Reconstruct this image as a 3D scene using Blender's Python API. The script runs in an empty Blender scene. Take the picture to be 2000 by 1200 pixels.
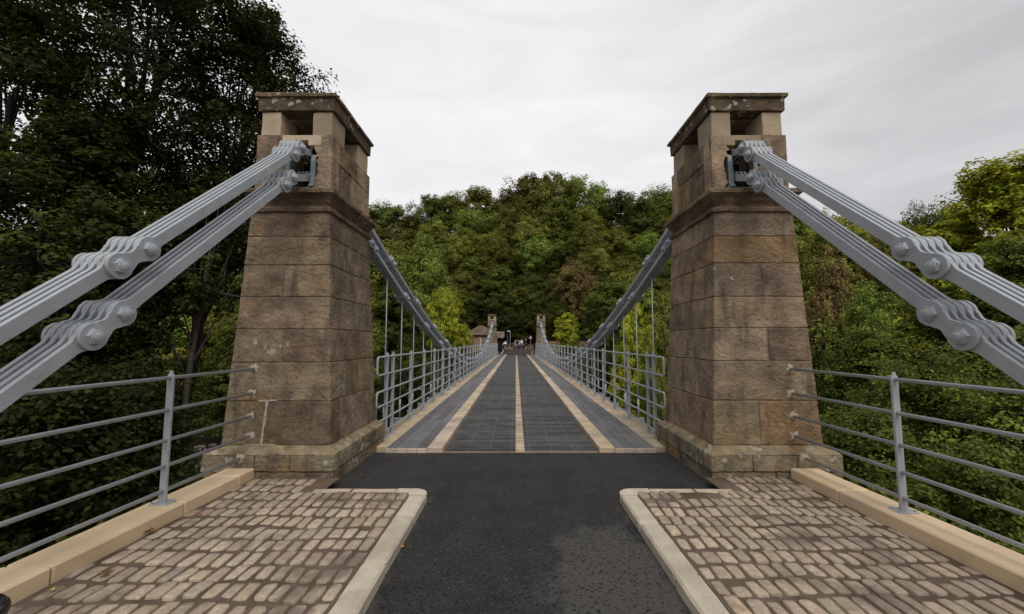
import bpy, math, random
import numpy as np
from mathutils import Vector, noise
R = math.radians
S = bpy.context.scene
C = S.collection
random.seed(7)
rng = np.random.default_rng(7)

# ------------------------------------------------------------------ camera
cd = bpy.data.cameras.new('camera'); cam = bpy.data.objects.new('camera', cd); C.objects.link(cam)
cam.location = (-.073, 0, 1.6); cam.rotation_euler = (R(90)+.079, 0, 0)
cd.lens = 13.905; cd.sensor_width = 36; cd.shift_x = -.00385; cd.shift_y = .0030
cd.clip_start = .05; cd.clip_end = 2000
S.camera = cam

# ------------------------------------------------------------------ world and sun: thin overcast
SUN_EL, SUN_AZ = R(52), R(168)          # azimuth from +Y towards +X
w = bpy.data.worlds.new('World'); S.world = w; w.use_nodes = True
nt = w.node_tree; nt.nodes.clear()
def N(t, k, **kw):
    n = t.nodes.new(k)
    for a, b in kw.items(): setattr(n, a, b)
    return n
out = N(nt, 'ShaderNodeOutputWorld'); bg = N(nt, 'ShaderNodeBackground'); bg.inputs[1].default_value = .1
sky = N(nt, 'ShaderNodeTexSky', sky_type='NISHITA'); sky.sun_disc = False
sky.sun_elevation = SUN_EL; sky.sun_rotation = SUN_AZ
tc = N(nt, 'ShaderNodeTexCoord'); sep = N(nt, 'ShaderNodeSeparateXYZ'); nt.links.new(tc.outputs['Generated'], sep.inputs[0])
# brighter, thinner patch of cloud
dot = N(nt, 'ShaderNodeVectorMath', operation='DOT_PRODUCT'); nt.links.new(tc.outputs['Generated'], dot.inputs[0])
sd = Vector((math.sin(R(-14))*math.cos(R(24)), math.cos(R(-14))*math.cos(R(24)), math.sin(R(24))))
dot.inputs[1].default_value = sd
mr = N(nt, 'ShaderNodeMapRange', interpolation_type='SMOOTHSTEP'); nt.links.new(dot.outputs['Value'], mr.inputs[0])
mr.inputs[1].default_value = .45; mr.inputs[2].default_value = 1.0; mr.inputs[3].default_value = 0.; mr.inputs[4].default_value = 1.
mp = N(nt, 'ShaderNodeMapping'); nt.links.new(tc.outputs['Generated'], mp.inputs[0]); mp.inputs['Scale'].default_value = (1.4, 1.4, 6.0); mp.inputs['Rotation'].default_value = (0, .25, 0)
nz = N(nt, 'ShaderNodeTexNoise'); nz.inputs['Scale'].default_value = 2.2; nz.inputs['Detail'].default_value = 7; nz.inputs['Distortion'].default_value = .6
nt.links.new(mp.outputs[0], nz.inputs[0])
m1 = N(nt, 'ShaderNodeMath', operation='MULTIPLY_ADD'); nt.links.new(nz.outputs[0], m1.inputs[0]); m1.inputs[1].default_value = 2.6; m1.inputs[2].default_value = 3.1
m2 = N(nt, 'ShaderNodeMath', operation='MULTIPLY_ADD'); nt.links.new(mr.outputs[0], m2.inputs[0]); m2.inputs[1].default_value = 2.5; nt.links.new(m1.outputs[0], m2.inputs[2])
cc = N(nt, 'ShaderNodeCombineColor')
for i, k in enumerate((1.0, .985, 1.0)):
    mm = N(nt, 'ShaderNodeMath', operation='MULTIPLY'); nt.links.new(m2.outputs[0], mm.inputs[0]); mm.inputs[1].default_value = k; nt.links.new(mm.outputs[0], cc.inputs[i])
mx = N(nt, 'ShaderNodeMix', data_type='RGBA'); mx.inputs[0].default_value = .93
nt.links.new(sky.outputs[0], mx.inputs[6]); nt.links.new(cc.outputs[0], mx.inputs[7])
nt.links.new(mx.outputs[2], bg.inputs[0]); nt.links.new(bg.outputs[0], out.inputs[0])
sl = bpy.data.lights.new('sun', 'SUN'); sl.energy = 1.5; sl.angle = R(40); sl.color = (1, .96, .9)
so = bpy.data.objects.new('sun', sl); C.objects.link(so)
so.rotation_euler = Vector((-math.sin(SUN_AZ)*math.cos(SUN_EL), -math.cos(SUN_AZ)*math.cos(SUN_EL), -math.sin(SUN_EL))).to_track_quat('-Z', 'Y').to_euler()
S.view_settings.view_transform = 'Standard'; S.view_settings.look = 'None'; S.view_settings.exposure = .45; S.view_settings.gamma = 1
S.render.engine = 'CYCLES'
S.cycles.max_bounces = 5; S.cycles.transparent_max_bounces = 4; S.cycles.diffuse_bounces = 3

# ------------------------------------------------------------------ helpers
class MB:
    def __init__(s): s.v = []; s.f = []; s.t = []; s.m = []
    def add(s, vs, fs, tint=(1, 1, 1), mi=0):
        n = len(s.v); s.v += [tuple(p) for p in vs]
        for f in fs: s.f.append(tuple(i+n for i in f)); s.t.append(tint); s.m.append(mi)
    def box(s, x0, x1, y0, y1, z0, z1, tint=(1, 1, 1), mi=0, c=0):
        if c <= 0:
            vs = [(x, y, z) for z in (z0, z1) for y in (y0, y1) for x in (x0, x1)]
            s.add(vs, [(0, 2, 3, 1), (4, 5, 7, 6), (0, 1, 5, 4), (1, 3, 7, 5), (3, 2, 6, 7), (2, 0, 4, 6)], tint, mi)
        else: s.gbox(lambda u, v, w_: (x0+(x1-x0)*u, y0+(y1-y0)*v, z0+(z1-z0)*w_), (x1-x0, y1-y0, z1-z0), (1, 1, 1), c, 0, tint, mi)
    def gbox(s, P, dims, seg, c, rough, tint=(1, 1, 1), mi=0, seed=0, nsc=7):
        """box grid with chamfered edges; P maps unit cube to space"""
        ax = []
        for d, n in zip(dims, seg):
            e = min(.3, c/max(d, 1e-6)); ax.append([0, e] + [e+(1-2*e)*i/n for i in range(1, n)] + [1-e, 1])
        idx = {}; vs = []
        def g(i, j, k):
            key = (i, j, k)
            if key in idx: return idx[key]
            q = [ax[0][i], ax[1][j], ax[2][k]]; n = [len(a)-1 for a in ax]
            ext = [(q[a] in (0, 1)) for a in range(3)]; cnt = sum(ext)
            if cnt >= 2:
                for a in range(3):
                    if ext[a]:
                        e = ax[a][1]*(.5 if cnt == 2 else .62); q[a] = e if q[a] == 0 else 1-e
            p = Vector(P(*q))
            if rough:
                o = Vector((seed*3.1, seed*1.7, seed*.9))
                p += Vector(noise.noise_vector(p*nsc+o))*rough + Vector(noise.noise_vector(p*nsc*3.3+o))*rough*.45
            idx[key] = len(vs); vs.append(p); return idx[key]
        fs = []; nx, ny, nz_ = [len(a)-1 for a in ax]
        for i in range(nx):
            for j in range(ny):
                fs.append((g(i, j, 0), g(i, j+1, 0), g(i+1, j+1, 0), g(i+1, j, 0)))
                fs.append((g(i, j, nz_), g(i+1, j, nz_), g(i+1, j+1, nz_), g(i, j+1, nz_)))
        for i in range(nx):
            for k in range(nz_):
                fs.append((g(i, 0, k), g(i+1, 0, k), g(i+1, 0, k+1), g(i, 0, k+1)))
                fs.append((g(i, ny, k), g(i, ny, k+1), g(i+1, ny, k+1), g(i+1, ny, k)))
        for j in range(ny):
            for k in range(nz_):
                fs.append((g(0, j, k), g(0, j, k+1), g(0, j+1, k+1), g(0, j+1, k)))
                fs.append((g(nx, j, k), g(nx, j+1, k), g(nx, j+1, k+1), g(nx, j, k+1)))
        s.add(vs, fs, tint, mi)
    def tube(s, pts, r, n=8, tint=(1, 1, 1), mi=0, cap=True):
        pts = [Vector(p) for p in pts]; rs = r if isinstance(r, (list, tuple)) else [r]*len(pts)
        vs = []; fs = []; up = Vector((0, 0, 1)); last = None
        for i, p in enumerate(pts):
            d = (pts[min(i+1, len(pts)-1)] - pts[max(i-1, 0)]).normalized()
            if last is None:
                a = d.cross(up)
                if a.length < .1: a = d.cross(Vector((1, 0, 0)))
            else: a = last - d*last.dot(d)
            a.normalize(); last = a; b = d.cross(a)
            for k in range(n):
                t = 2*math.pi*k/n; vs.append(p + (a*math.cos(t)+b*math.sin(t))*rs[i])
        for i in range(len(pts)-1):
            for k in range(n): fs.append((i*n+k, i*n+(k+1) % n, (i+1)*n+(k+1) % n, (i+1)*n+k))
        if cap: fs.append(tuple(range(n-1, -1, -1))); fs.append(tuple((len(pts)-1)*n+k for k in range(n)))
        s.add(vs, fs, tint, mi)
    def prism(s, poly, P, d0, d1, tint=(1, 1, 1), mi=0, c=0):
        """polygon (list of 2d) extruded; P(a,b,d) maps to space; c chamfers the two rims"""
        n = len(poly)
        ls = [(d0, 0), (d1, 0)] if not c else [(d0, c), (d0+c, 0), (d1-c, 0), (d1, c)]
        cx = sum(p[0] for p in poly)/n; cy = sum(p[1] for p in poly)/n
        vs = []
        for d, ins in ls:
            for i, (a, b) in enumerate(poly):
                if ins:
                    p0 = poly[i-1]; p1 = poly[(i+1) % n]; tx, ty = p1[0]-p0[0], p1[1]-p0[1]; L = math.hypot(tx, ty) or 1
                    a2, b2 = a-ty/L*ins, b+tx/L*ins
                else: a2, b2 = a, b
                vs.append(P(a2, b2, d))
        fs = [tuple(range(n-1, -1, -1)), tuple((len(ls)-1)*n+i for i in range(n))]
        for l in range(len(ls)-1):
            for i in range(n): fs.append((l*n+i, l*n+(i+1) % n, (l+1)*n+(i+1) % n, (l+1)*n+i))
        s.add(vs, fs, tint, mi)
    def build(s, name, mat, parent=None, smooth=False):
        me = bpy.data.meshes.new(name); me.from_pydata(s.v, [], s.f)
        for m in (mat if isinstance(mat, (list, tuple)) else [mat]): me.materials.append(m)
        if any(s.m): me.polygons.foreach_set('material_index', s.m)
        at = me.attributes.new('tint', 'FLOAT_COLOR', 'FACE')
        at.data.foreach_set('color', np.array([(*t, 1) for t in s.t], dtype=np.float32).ravel())
        if smooth: me.polygons.foreach_set('use_smooth', [True]*len(s.f))
        me.update()
        import bmesh
        bm = bmesh.new(); bm.from_mesh(me); bmesh.ops.recalc_face_normals(bm, faces=bm.faces); bm.to_mesh(me); bm.free()
        o = bpy.data.objects.new(name, me); C.objects.link(o)
        if parent: o.parent = parent
        return o
def tag(o, label=None, cat=None, group=None, kind=None):
    if label: o['label'] = label
    if cat: o['category'] = cat
    if group: o['group'] = group
    if kind: o['kind'] = kind
    return o
def empty(name, label, cat, loc=(0, 0, 0), group=None):
    o = bpy.data.objects.new(name, None); C.objects.link(o); o.location = loc; o.empty_display_size = .2
    return tag(o, label, cat, group)
def inv(o):       # parts are built in world space under things standing elsewhere
    for ch in o.children_recursive: pass
def rehome(root):
    for ch in list(root.children): ch.location = ch.location - root.location
ORD = ['first', 'second', 'third', 'fourth', 'fifth', 'sixth', 'seventh', 'eighth', 'ninth', 'tenth', 'eleventh', 'twelfth', 'thirteenth', 'fourteenth', 'fifteenth', 'sixteenth', 'seventeenth', 'eighteenth', 'nineteenth', 'twentieth'] 
def ordn(i):
    if i < 20: return ORD[i]
    return {2: 'twenty', 3: 'thirty', 4: 'forty'}[(i+1)//10] + '-' + ORD[(i+1) % 10-1] if (i+1) % 10 else {30: 'thirtieth', 40: 'fortieth'}[i+1]

# ------------------------------------------------------------------ materials
def mat(name, col, rough=.8, var=.25, scale=6, bump=0, bscale=40, spec=.3, metal=0, tint=False, extra=None, detail=6, coat=0):
    m = bpy.data.materials.new(name); m.use_nodes = True; t = m.node_tree; b = t.nodes['Principled BSDF']
    b.inputs['Roughness'].default_value = rough; b.inputs['Specular IOR Level'].default_value = spec; b.inputs['Metallic'].default_value = metal
    b.inputs['Coat Weight'].default_value = coat
    tcn = N(t, 'ShaderNodeTexCoord'); v = tcn.outputs['Object']
    n1 = N(t, 'ShaderNodeTexNoise'); n1.inputs['Scale'].default_value = scale; n1.inputs['Detail'].default_value = detail; t.links.new(v, n1.inputs[0])
    cr = N(t, 'ShaderNodeValToRGB'); t.links.new(n1.outputs[0], cr.inputs[0])
    cr.color_ramp.elements[0].position = .3; cr.color_ramp.elements[1].position = .72
    cr.color_ramp.elements[0].color = (*[c*(1-var) for c in col], 1); cr.color_ramp.elements[1].color = (*[min(1, c*(1+var)) for c in col], 1)
    cur = cr.outputs[0]
    if tint:
        at = N(t, 'ShaderNodeAttribute', attribute_name='tint'); mu = N(t, 'ShaderNodeMix', data_type='RGBA', blend_type='MULTIPLY'); mu.inputs[0].default_value = 1
        t.links.new(cur, mu.inputs[6]); t.links.new(at.outputs[0], mu.inputs[7]); cur = mu.outputs[2]
    if extra: cur = extra(t, v, cur, b)
    t.links.new(cur, b.inputs['Base Color'])
    if bump:
        n2 = N(t, 'ShaderNodeTexNoise'); n2.inputs['Scale'].default_value = bscale; n2.inputs['Detail'].default_value = 8; n2.inputs['Roughness'].default_value = .65; t.links.new(v, n2.inputs[0])
        bu = N(t, 'ShaderNodeBump'); bu.inputs['Strength'].default_value = 1; bu.inputs['Distance'].default_value = bump; t.links.new(n2.outputs[0], bu.inputs['Height']); t.links.new(bu.outputs[0], b.inputs['Normal'])
    return m
def layer(t, v, cur, col, scale, lo, hi, amt=1, kind='noise', stretch=None, det=4, off=0):
    if stretch or off:
        mpp = N(t, 'ShaderNodeMapping'); t.links.new(v, mpp.inputs[0]); mpp.inputs['Location'].default_value = (off, off*.7, off*.3)
        if stretch: mpp.inputs['Scale'].default_value = stretch
        v = mpp.outputs[0]
    if kind == 'noise':
        n = N(t, 'ShaderNodeTexNoise'); n.inputs['Detail'].default_value = det; n.inputs['Roughness'].default_value = .6
    else:
        n = N(t, 'ShaderNodeTexVoronoi')
    n.inputs['Scale'].default_value = scale; t.links.new(v, n.inputs[0])
    r = N(t, 'ShaderNodeMapRange', interpolation_type='SMOOTHSTEP'); t.links.new(n.outputs[0], r.inputs[0])
    r.inputs[1].default_value = lo; r.inputs[2].default_value = hi; r.inputs[3].default_value = 0; r.inputs[4].default_value = amt
    m = N(t, 'ShaderNodeMix', data_type='RGBA'); t.links.new(r.outputs[0], m.inputs[0]); t.links.new(cur, m.inputs[6]); m.inputs[7].default_value = (*col, 1)
    return m.outputs[2]
def stone_extra(lichen):
    def f(t, v, cur, b):
        cur = layer(t, v, cur, (.34, .185, .075), 1.9, .56, .72, .5, off=3, stretch=(1, 1, 2.2))            # iron staining
        cur = layer(t, v, cur, (.06, .046, .040), 2.6, .55, .75, .6, stretch=(1, 1, .45), off=9)  # soot
        cur = layer(t, v, cur, (.09, .065, .048), 22, .56, .70, .42, off=1)             # pits
        cur = layer(t, v, cur, (.44, .34, .23), 3.2, .56, .72, .45, off=5)
        cur = layer(t, v, cur, (.070, .058, .050), 6, .52, .72, .62, stretch=(1, 1, .16), off=12)
        if lichen:
            # round lichen crusts, only where a broad mask lets them grow
            vo = N(t, 'ShaderNodeTexVoronoi'); vo.inputs['Scale'].default_value = 9; 
            nn = N(t, 'ShaderNodeTexNoise'); nn.inputs['Scale'].default_value = 14; t.links.new(v, nn.inputs[0])
            va = N(t, 'ShaderNodeMix', data_type='RGBA'); va.inputs[0].default_value = .10; t.links.new(v, va.inputs[6]); t.links.new(nn.outputs[1], va.inputs[7]); t.links.new(va.outputs[2], vo.inputs[0])
            a = N(t, 'ShaderNodeMath', operation='LESS_THAN'); t.links.new(vo.outputs[0], a.inputs[0]); a.inputs[1].default_value = .27
            n3 = N(t, 'ShaderNodeTexNoise'); n3.inputs['Scale'].default_value = 1.5; n3.inputs['Detail'].default_value = 3; t.links.new(v, n3.inputs[0])
            g = N(t, 'ShaderNodeMapRange'); t.links.new(n3.outputs[0], g.inputs[0]); g.inputs[1].default_value = 1-lichen; g.inputs[2].default_value = 1-lichen+.05
            mu = N(t, 'ShaderNodeMath', operation='MULTIPLY'); t.links.new(a.outputs[0], mu.inputs[0]); t.links.new(g.outputs[0], mu.inputs[1])
            mu2 = N(t, 'ShaderNodeMath', operation='MULTIPLY'); t.links.new(mu.outputs[0], mu2.inputs[0]); mu2.inputs[1].default_value = .75
            m = N(t, 'ShaderNodeMix', data_type='RGBA'); t.links.new(mu2.outputs[0], m.inputs[0]); t.links.new(cur, m.inputs[6]); m.inputs[7].default_value = (.50, .47, .38, 1)
            cur = m.outputs[2]
        return cur
    return f
M = {}
M['stone'] = mat('weathered_sandstone', (.278, .212, .147), .9, .40, 4, .06, 18, .15, tint=True, extra=stone_extra(.36))
M['stone_lichen'] = mat('lichened_sandstone', (.27, .225, .155), .9, .45, 5, .06, 18, .15, tint=True, extra=stone_extra(.54))
M['newstone'] = mat('replacement_sandstone', (.48, .385, .27), .88, .16, 4, .006, 50, .15, tint=True, extra=lambda t, v, cur, b: layer(t, v, layer(t, v, cur, (.10, .075, .06), 2.2, .58, .72, .7, off=8), (.2, .15, .1), 60, .6, .72, .5))
M['mortar'] = mat('lime_mortar', (.17, .135, .10), .95, .25, 20, .004, 60, .1, tint=True)
M['patch'] = mat('fresh_mortar', (.38, .315, .25), .95, .2, 20, .004, 60, .1)
M['cream'] = mat('new_sawn_sandstone', (.70, .535, .35), .8, .12, 2.5, .0015, 120, .2, tint=True,
                 extra=lambda t, v, cur, b: layer(t, v, layer(t, v, cur, (.55, .46, .36), 5, .5, .75, .6, stretch=(3, .4, 1)), (.2, .16, .12), 45, .68, .74, .6))
def grime(t, v, cur, b): return layer(t, v, layer(t, v, cur, (.27, .28, .285), 11, .5, .75, .55, off=2), (.20, .17, .14), 7, .64, .8, .4, stretch=(1, 1, .35), off=4)
M['paint'] = mat('grey_paint', (.345, .368, .39), .42, .10, 6, .0016, 110, .45, tint=True, extra=grime)
M['timber'] = mat('pale_timber', (.47, .375, .285), .75, .28, 3, .002, 60, .25, tint=True,
                  extra=lambda t, v, cur, b: layer(t, v, cur, (.22, .15, .10), 8, .55, .75, .6, stretch=(6, .6, 6)))
M['board'] = mat('grey_foot_boards', (.125, .122, .122), .7, .22, 5, .0015, 150, .35, tint=True,
                 extra=lambda t, v, cur, b: layer(t, v, cur, (.20, .195, .19), 3, .55, .8, .5))
M['grip'] = mat('dark_grip_surfacing', (.066, .066, .067), .8, .3, 4, .002, 200, .35, tint=True,
                extra=lambda t, v, cur, b: layer(t, v, cur, (.13, .115, .10), 1.8, .5, .8, .6))
M['screw'] = mat('screw_heads', (.5, .45, .38), .5, .2, 30, 0, 1, .5)
def asph(t, v, cur, b):
    cur = layer(t, v, cur, (.030, .029, .028), 1.3, .48, .60, .8, off=2.6)
    # worn, paler stretch of surfacing right of the middle
    mpp = N(t, 'ShaderNodeMapping'); t.links.new(v, mpp.inputs[0]); mpp.inputs['Location'].default_value = (-.62, -1.30, 0); mpp.inputs['Scale'].default_value = (1, .5, 1)
    nn = N(t, 'ShaderNodeTexNoise'); nn.inputs['Scale'].default_value = 3.5; nn.inputs['Detail'].default_value = 9; nn.inputs['Roughness'].default_value = .7; t.links.new(v, nn.inputs[0])
    ln = N(t, 'ShaderNodeVectorMath', operation='LENGTH'); t.links.new(mpp.outputs[0], ln.inputs[0])
    ad = N(t, 'ShaderNodeMath', operation='MULTIPLY_ADD'); t.links.new(nn.outputs[0], ad.inputs[0]); ad.inputs[1].default_value = -1.1; t.links.new(ln.outputs['Value'], ad.inputs[2])
    r = N(t, 'ShaderNodeMapRange'); t.links.new(ad.outputs[0], r.inputs[0]); r.inputs[1].default_value = -.02; r.inputs[2].default_value = -.16; r.inputs[3].default_value = 0; r.inputs[4].default_value = .85
    m = N(t, 'ShaderNodeMix', data_type='RGBA'); t.links.new(r.outputs[0], m.inputs[0]); t.links.new(cur, m.inputs[6]); m.inputs[7].default_value = (.072, .068, .063, 1); cur = m.outputs[2]
    cur = layer(t, v, cur, (.10, .096, .09), 60, .54, .66, .5, det=3)
    cur = layer(t, v, cur, (.16, .135, .11), 45, .65, .71, .5, off=3, det=2)
    cur = layer(t, v, cur, (.006, .006, .007), 42, .54, .64, .85, off=7, det=3)
    # sand and grit washed against the kerbs
    sx = N(t, 'ShaderNodeSeparateXYZ'); t.links.new(v, sx.inputs[0]); ab = N(t, 'ShaderNodeMath', operation='ABSOLUTE'); t.links.new(sx.outputs[0], ab.inputs[0])
    n5 = N(t, 'ShaderNodeTexNoise'); n5.inputs['Scale'].default_value = 7; n5.inputs['Detail'].default_value = 8; t.links.new(v, n5.inputs[0])
    a5 = N(t, 'ShaderNodeMath', operation='MULTIPLY_ADD'); t.links.new(n5.outputs[0], a5.inputs[0]); a5.inputs[1].default_value = .32; t.links.new(ab.outputs[0], a5.inputs[2])
    r5 = N(t, 'ShaderNodeMapRange'); t.links.new(a5.outputs[0], r5.inputs[0]); r5.inputs[1].default_value = 1.06; r5.inputs[2].default_value = 1.16; r5.inputs[3].default_value = 0; r5.inputs[4].default_value = .55
    y5 = N(t, 'ShaderNodeMapRange'); t.links.new(sx.outputs[1], y5.inputs[0]); y5.inputs[1].default_value = 4.15; y5.inputs[2].default_value = 4.3; y5.inputs[3].default_value = 1; y5.inputs[4].default_value = .12
    p5 = N(t, 'ShaderNodeMath', operation='MULTIPLY'); t.links.new(r5.outputs[0], p5.inputs[0]); t.links.new(y5.outputs[0], p5.inputs[1])
    m5 = N(t, 'ShaderNodeMix', data_type='RGBA'); t.links.new(p5.outputs[0], m5.inputs[0]); t.links.new(cur, m5.inputs[6]); m5.inputs[7].default_value = (.085, .07, .055, 1); cur = m5.outputs[2]
    return cur
M['asphalt'] = mat('asphalt', (.024, .0235, .024), .85, .35, 3, .012, 80, .3, extra=asph)
M['sett'] = mat('granite_setts', (.39, .32, .25), .85, .2, 25, .008, 60, .25, tint=True,
                extra=lambda t, v, cur, b: layer(t, v, layer(t, v, layer(t, v, cur, (.55, .49, .41), 90, .6, .72, .5), (.12, .095, .075), 70, .58, .70, .7, off=4), (.17, .13, .10), 2.0, .50, .66, .85, off=6))
M['soil'] = mat('sandy_soil', (.125, .093, .068), .95, .25, 6, .01, 60, .1,
                extra=lambda t, v, cur, b: layer(t, v, layer(t, v, cur, (.25, .21, .17), 120, .66, .74, .8), (.19, .15, .12), 2.2, .5, .7, .7, off=6))
M['kerbstone'] = mat('pitted_granite_kerb', (.50, .44, .36), .85, .16, 8, .006, 55, .2, tint=True,
                     extra=lambda t, v, cur, b: layer(t, v, layer(t, v, cur, (.13, .11, .09), 80, .6, .7, .7), (.22, .18, .13), 2, .5, .75, .6))
M['bark'] = mat('bark', (.032, .026, .022), .95, .4, 9, .02, 30, .1)
M['greybark'] = mat('grey_bark', (.13, .105, .085), .95, .4, 9, .02, 30, .1)
M['earth'] = mat('woodland_floor', (.030, .028, .016), 1, .6, .6, .1, 3, .05)
M['rock'] = mat('river_rock', (.12, .10, .085), .8, .4, 3, .03, 12, .3)
M['slate'] = mat('mossy_roof_tiles', (.12, .085, .065), .9, .4, 3, .02, 8, .2, extra=lambda t, v, cur, b: layer(t, v, cur, (.42, .36, .28), 4.5, .55, .62, .8))
M['black'] = mat('black_plastic', (.012, .012, .014), .3, .1, 5, 0, 1, .5)
M['dark'] = mat('near_black', (.014, .013, .012), .9, .1, 5, 0, 1, .2)
M['white'] = mat('white_paint', (.75, .75, .72), .6, .04, 5)
M['red'] = mat('red_paint', (.32, .05, .045), .5, .04, 5)
M['leafdry'] = mat('dry_leaf', (.20, .10, .03), .8, .4, 20, 0, 1, .2, tint=True)
M['pink'] = mat('weathered_board', (.30, .24, .20), .8, .1, 5)
M['glass'] = mat('window_glass', (.05, .06, .06), .1, .1, 5)
M['brick'] = mat('pink_rubble', (.22, .14, .105), .9, .3, 4, .01, 30, .1, extra=stone_extra(0))
M['water'] = mat('river_water', (.02, .022, .018), .12, .3, 1, .15, 2.2, .5)

def leafmat(name, c0, c1, c2, trans=.35):
    m = bpy.data.materials.new(name); m.use_nodes = True; t = m.node_tree; b = t.nodes['Principled BSDF']
    b.inputs['Roughness'].default_value = .6; b.inputs['Specular IOR Level'].default_value = .12
    at = N(t, 'ShaderNodeAttribute', attribute_name='tint'); oi = N(t, 'ShaderNodeObjectInfo')
    cr = N(t, 'ShaderNodeValToRGB'); t.links.new(at.outputs['Fac'], cr.inputs[0])
    e = cr.color_ramp.elements; e[0].color = (*c0, 1); e[1].color = (*c2, 1); e[1].position = 1.0; k = e.new(.55); k.color = (*c1, 1)
    hs = N(t, 'ShaderNodeHueSaturation'); t.links.new(cr.outputs[0], hs.inputs['Color'])
    a = N(t, 'ShaderNodeMath', operation='MULTIPLY_ADD'); t.links.new(oi.outputs['Random'], a.inputs[0]); a.inputs[1].default_value = .95; a.inputs[2].default_value = .68; t.links.new(a.outputs[0], hs.inputs['Value'])
    a2 = N(t, 'ShaderNodeMath', operation='MULTIPLY_ADD'); t.links.new(oi.outputs['Random'], a2.inputs[0]); a2.inputs[1].default_value = .03; a2.inputs[2].default_value = .475; t.links.new(a2.outputs[0], hs.inputs['Hue'])
    t.links.new(hs.outputs[0], b.inputs['Base Color'])
    tr = N(t, 'ShaderNodeBsdfTranslucent'); t.links.new(hs.outputs[0], tr.inputs[0]); ms = N(t, 'ShaderNodeMixShader'); ms.inputs[0].default_value = trans
    t.links.new(b.outputs[0], ms.inputs[1]); t.links.new(tr.outputs[0], ms.inputs[2]); t.links.new(ms.outputs[0], t.nodes['Material Output'].inputs[0])
    return m
L = {
 'olive': leafmat('olive_leaves', (.085, .100, .018), (.17, .185, .034), (.30, .30, .06)),
 'green': leafmat('green_leaves', (.066, .098, .018), (.13, .175, .030), (.24, .28, .05)),
 'dark': leafmat('dark_green_leaves', (.036, .050, .010), (.072, .094, .015), (.13, .15, .027)),
 'yellow': leafmat('yellow_green_leaves', (.12, .16, .018), (.27, .31, .032), (.46, .42, .04)),
 'brown': leafmat('brown_leaves', (.09, .075, .022), (.17, .13, .045), (.27, .21, .08)),
 'shade': leafmat('shade_dark_leaves', (.018, .026, .006), (.034, .044, .009), (.070, .080, .015), .4),  # albedo held low: the backlit silhouette of the left trees is in the colour
 'bush': leafmat('bank_leaves', (.034, .050, .009), (.080, .105, .017), (.19, .22, .034)),
}

# ------------------------------------------------------------------ terrain
def sstep(a, b, x): t = min(1, max(0, (x-a)/(b-a))); return t*t*(3-2*t)
def terr(x, y):
    ax = abs(x)
    near = -.35 - 4.2*sstep(3.6, 9.5, ax) - .9*sstep(9, 20, ax)
    near = near if y < 5.5 else near*(1-sstep(5.5, 7.5, y)) + min(near, -4.5)*sstep(5.5, 7.5, y)
    near += .5*noise.noise(Vector((x*.15, y*.15, 0)))
    h = near*(1-sstep(9, 15, y)) + (-7.8)*sstep(9, 15, y)
    farz = -.06 + .36*sstep(47, 60, y) - .35*sstep(3, 9, ax)*(1-sstep(52, 58, y)) + .5*noise.noise(Vector((x*.1, y*.1, 5)))*sstep(4, 9, ax)
    farz += .62*max(0, y-68) * (1-.0022*max(0, y-68)) + .10*max(0, ax-25)*sstep(40, 60, y)*0
    f = sstep(34, 45.2, y)
    h = h*(1-f)+farz*f if y > 30 else h
    return h
nx, ny = 150, 170
xs = [math.copysign(abs(t)**1.6*230, t) for t in np.linspace(-1, 1, nx)]
ys = list(np.linspace(-40, 62, 100)) + list(np.linspace(63, 360, ny-100))
b = MB(); vs = []
for y in ys:
    for x in xs:
        z = terr(x, y) if y < 150 else terr(x, 150) - (y-150)*.1
        if abs(x) < 3.9 and y < 6.6: z = min(z, -.4)
        if abs(x) < 3.4 and 45.3 < y < 66: z = min(z, -.15)
        vs.append((x, y, z))
b.add(vs, [(j*nx+i, j*nx+i+1, (j+1)*nx+i+1, (j+1)*nx+i) for j in range(len(ys)-1) for i in range(nx-1)])
tag(b.build('terrain', M['earth'], smooth=True), kind='structure')
b = MB(); b.add([(-300, 8, -7), (300, 8, -7), (300, 42, -7), (-300, 42, -7)], [(0, 1, 2, 3)])
tag(b.build('river', M['water']), kind='structure')

# ------------------------------------------------------------------ road and pavements
b = MB()
b.box(-3.02, 3.02, -14, 4.6, -.35, 0); b.box(-2.12, 2.12, 4.6, 5.86, -.35, 0)
tag(b.build('road', M['asphalt']), kind='structure')
b = MB()   # far approach, rising gently
Yl = [46.24, 48, 52, 56, 60, 64, 68]
zf = lambda y: .30*sstep(47, 60, y)
for a_, c_ in zip(Yl, Yl[1:]):
    xw = lambda y: 2.12 if y < 47.6 else (3.0 if y < 56 else 16)
    X0, X1 = (xw(a_+.01), xw(c_-.01))
    b.add([(-X0, a_, zf(a_)), (X0, a_, zf(a_)), (X0, c_, zf(c_)), (-X0, c_, zf(c_))], [(0, 1, 2, 3)])
tag(b.build('far_road', mat('far_asphalt', (.052, .047, .045), .9, .3, 1.5, .01, 30, .2)), kind='structure')

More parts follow.
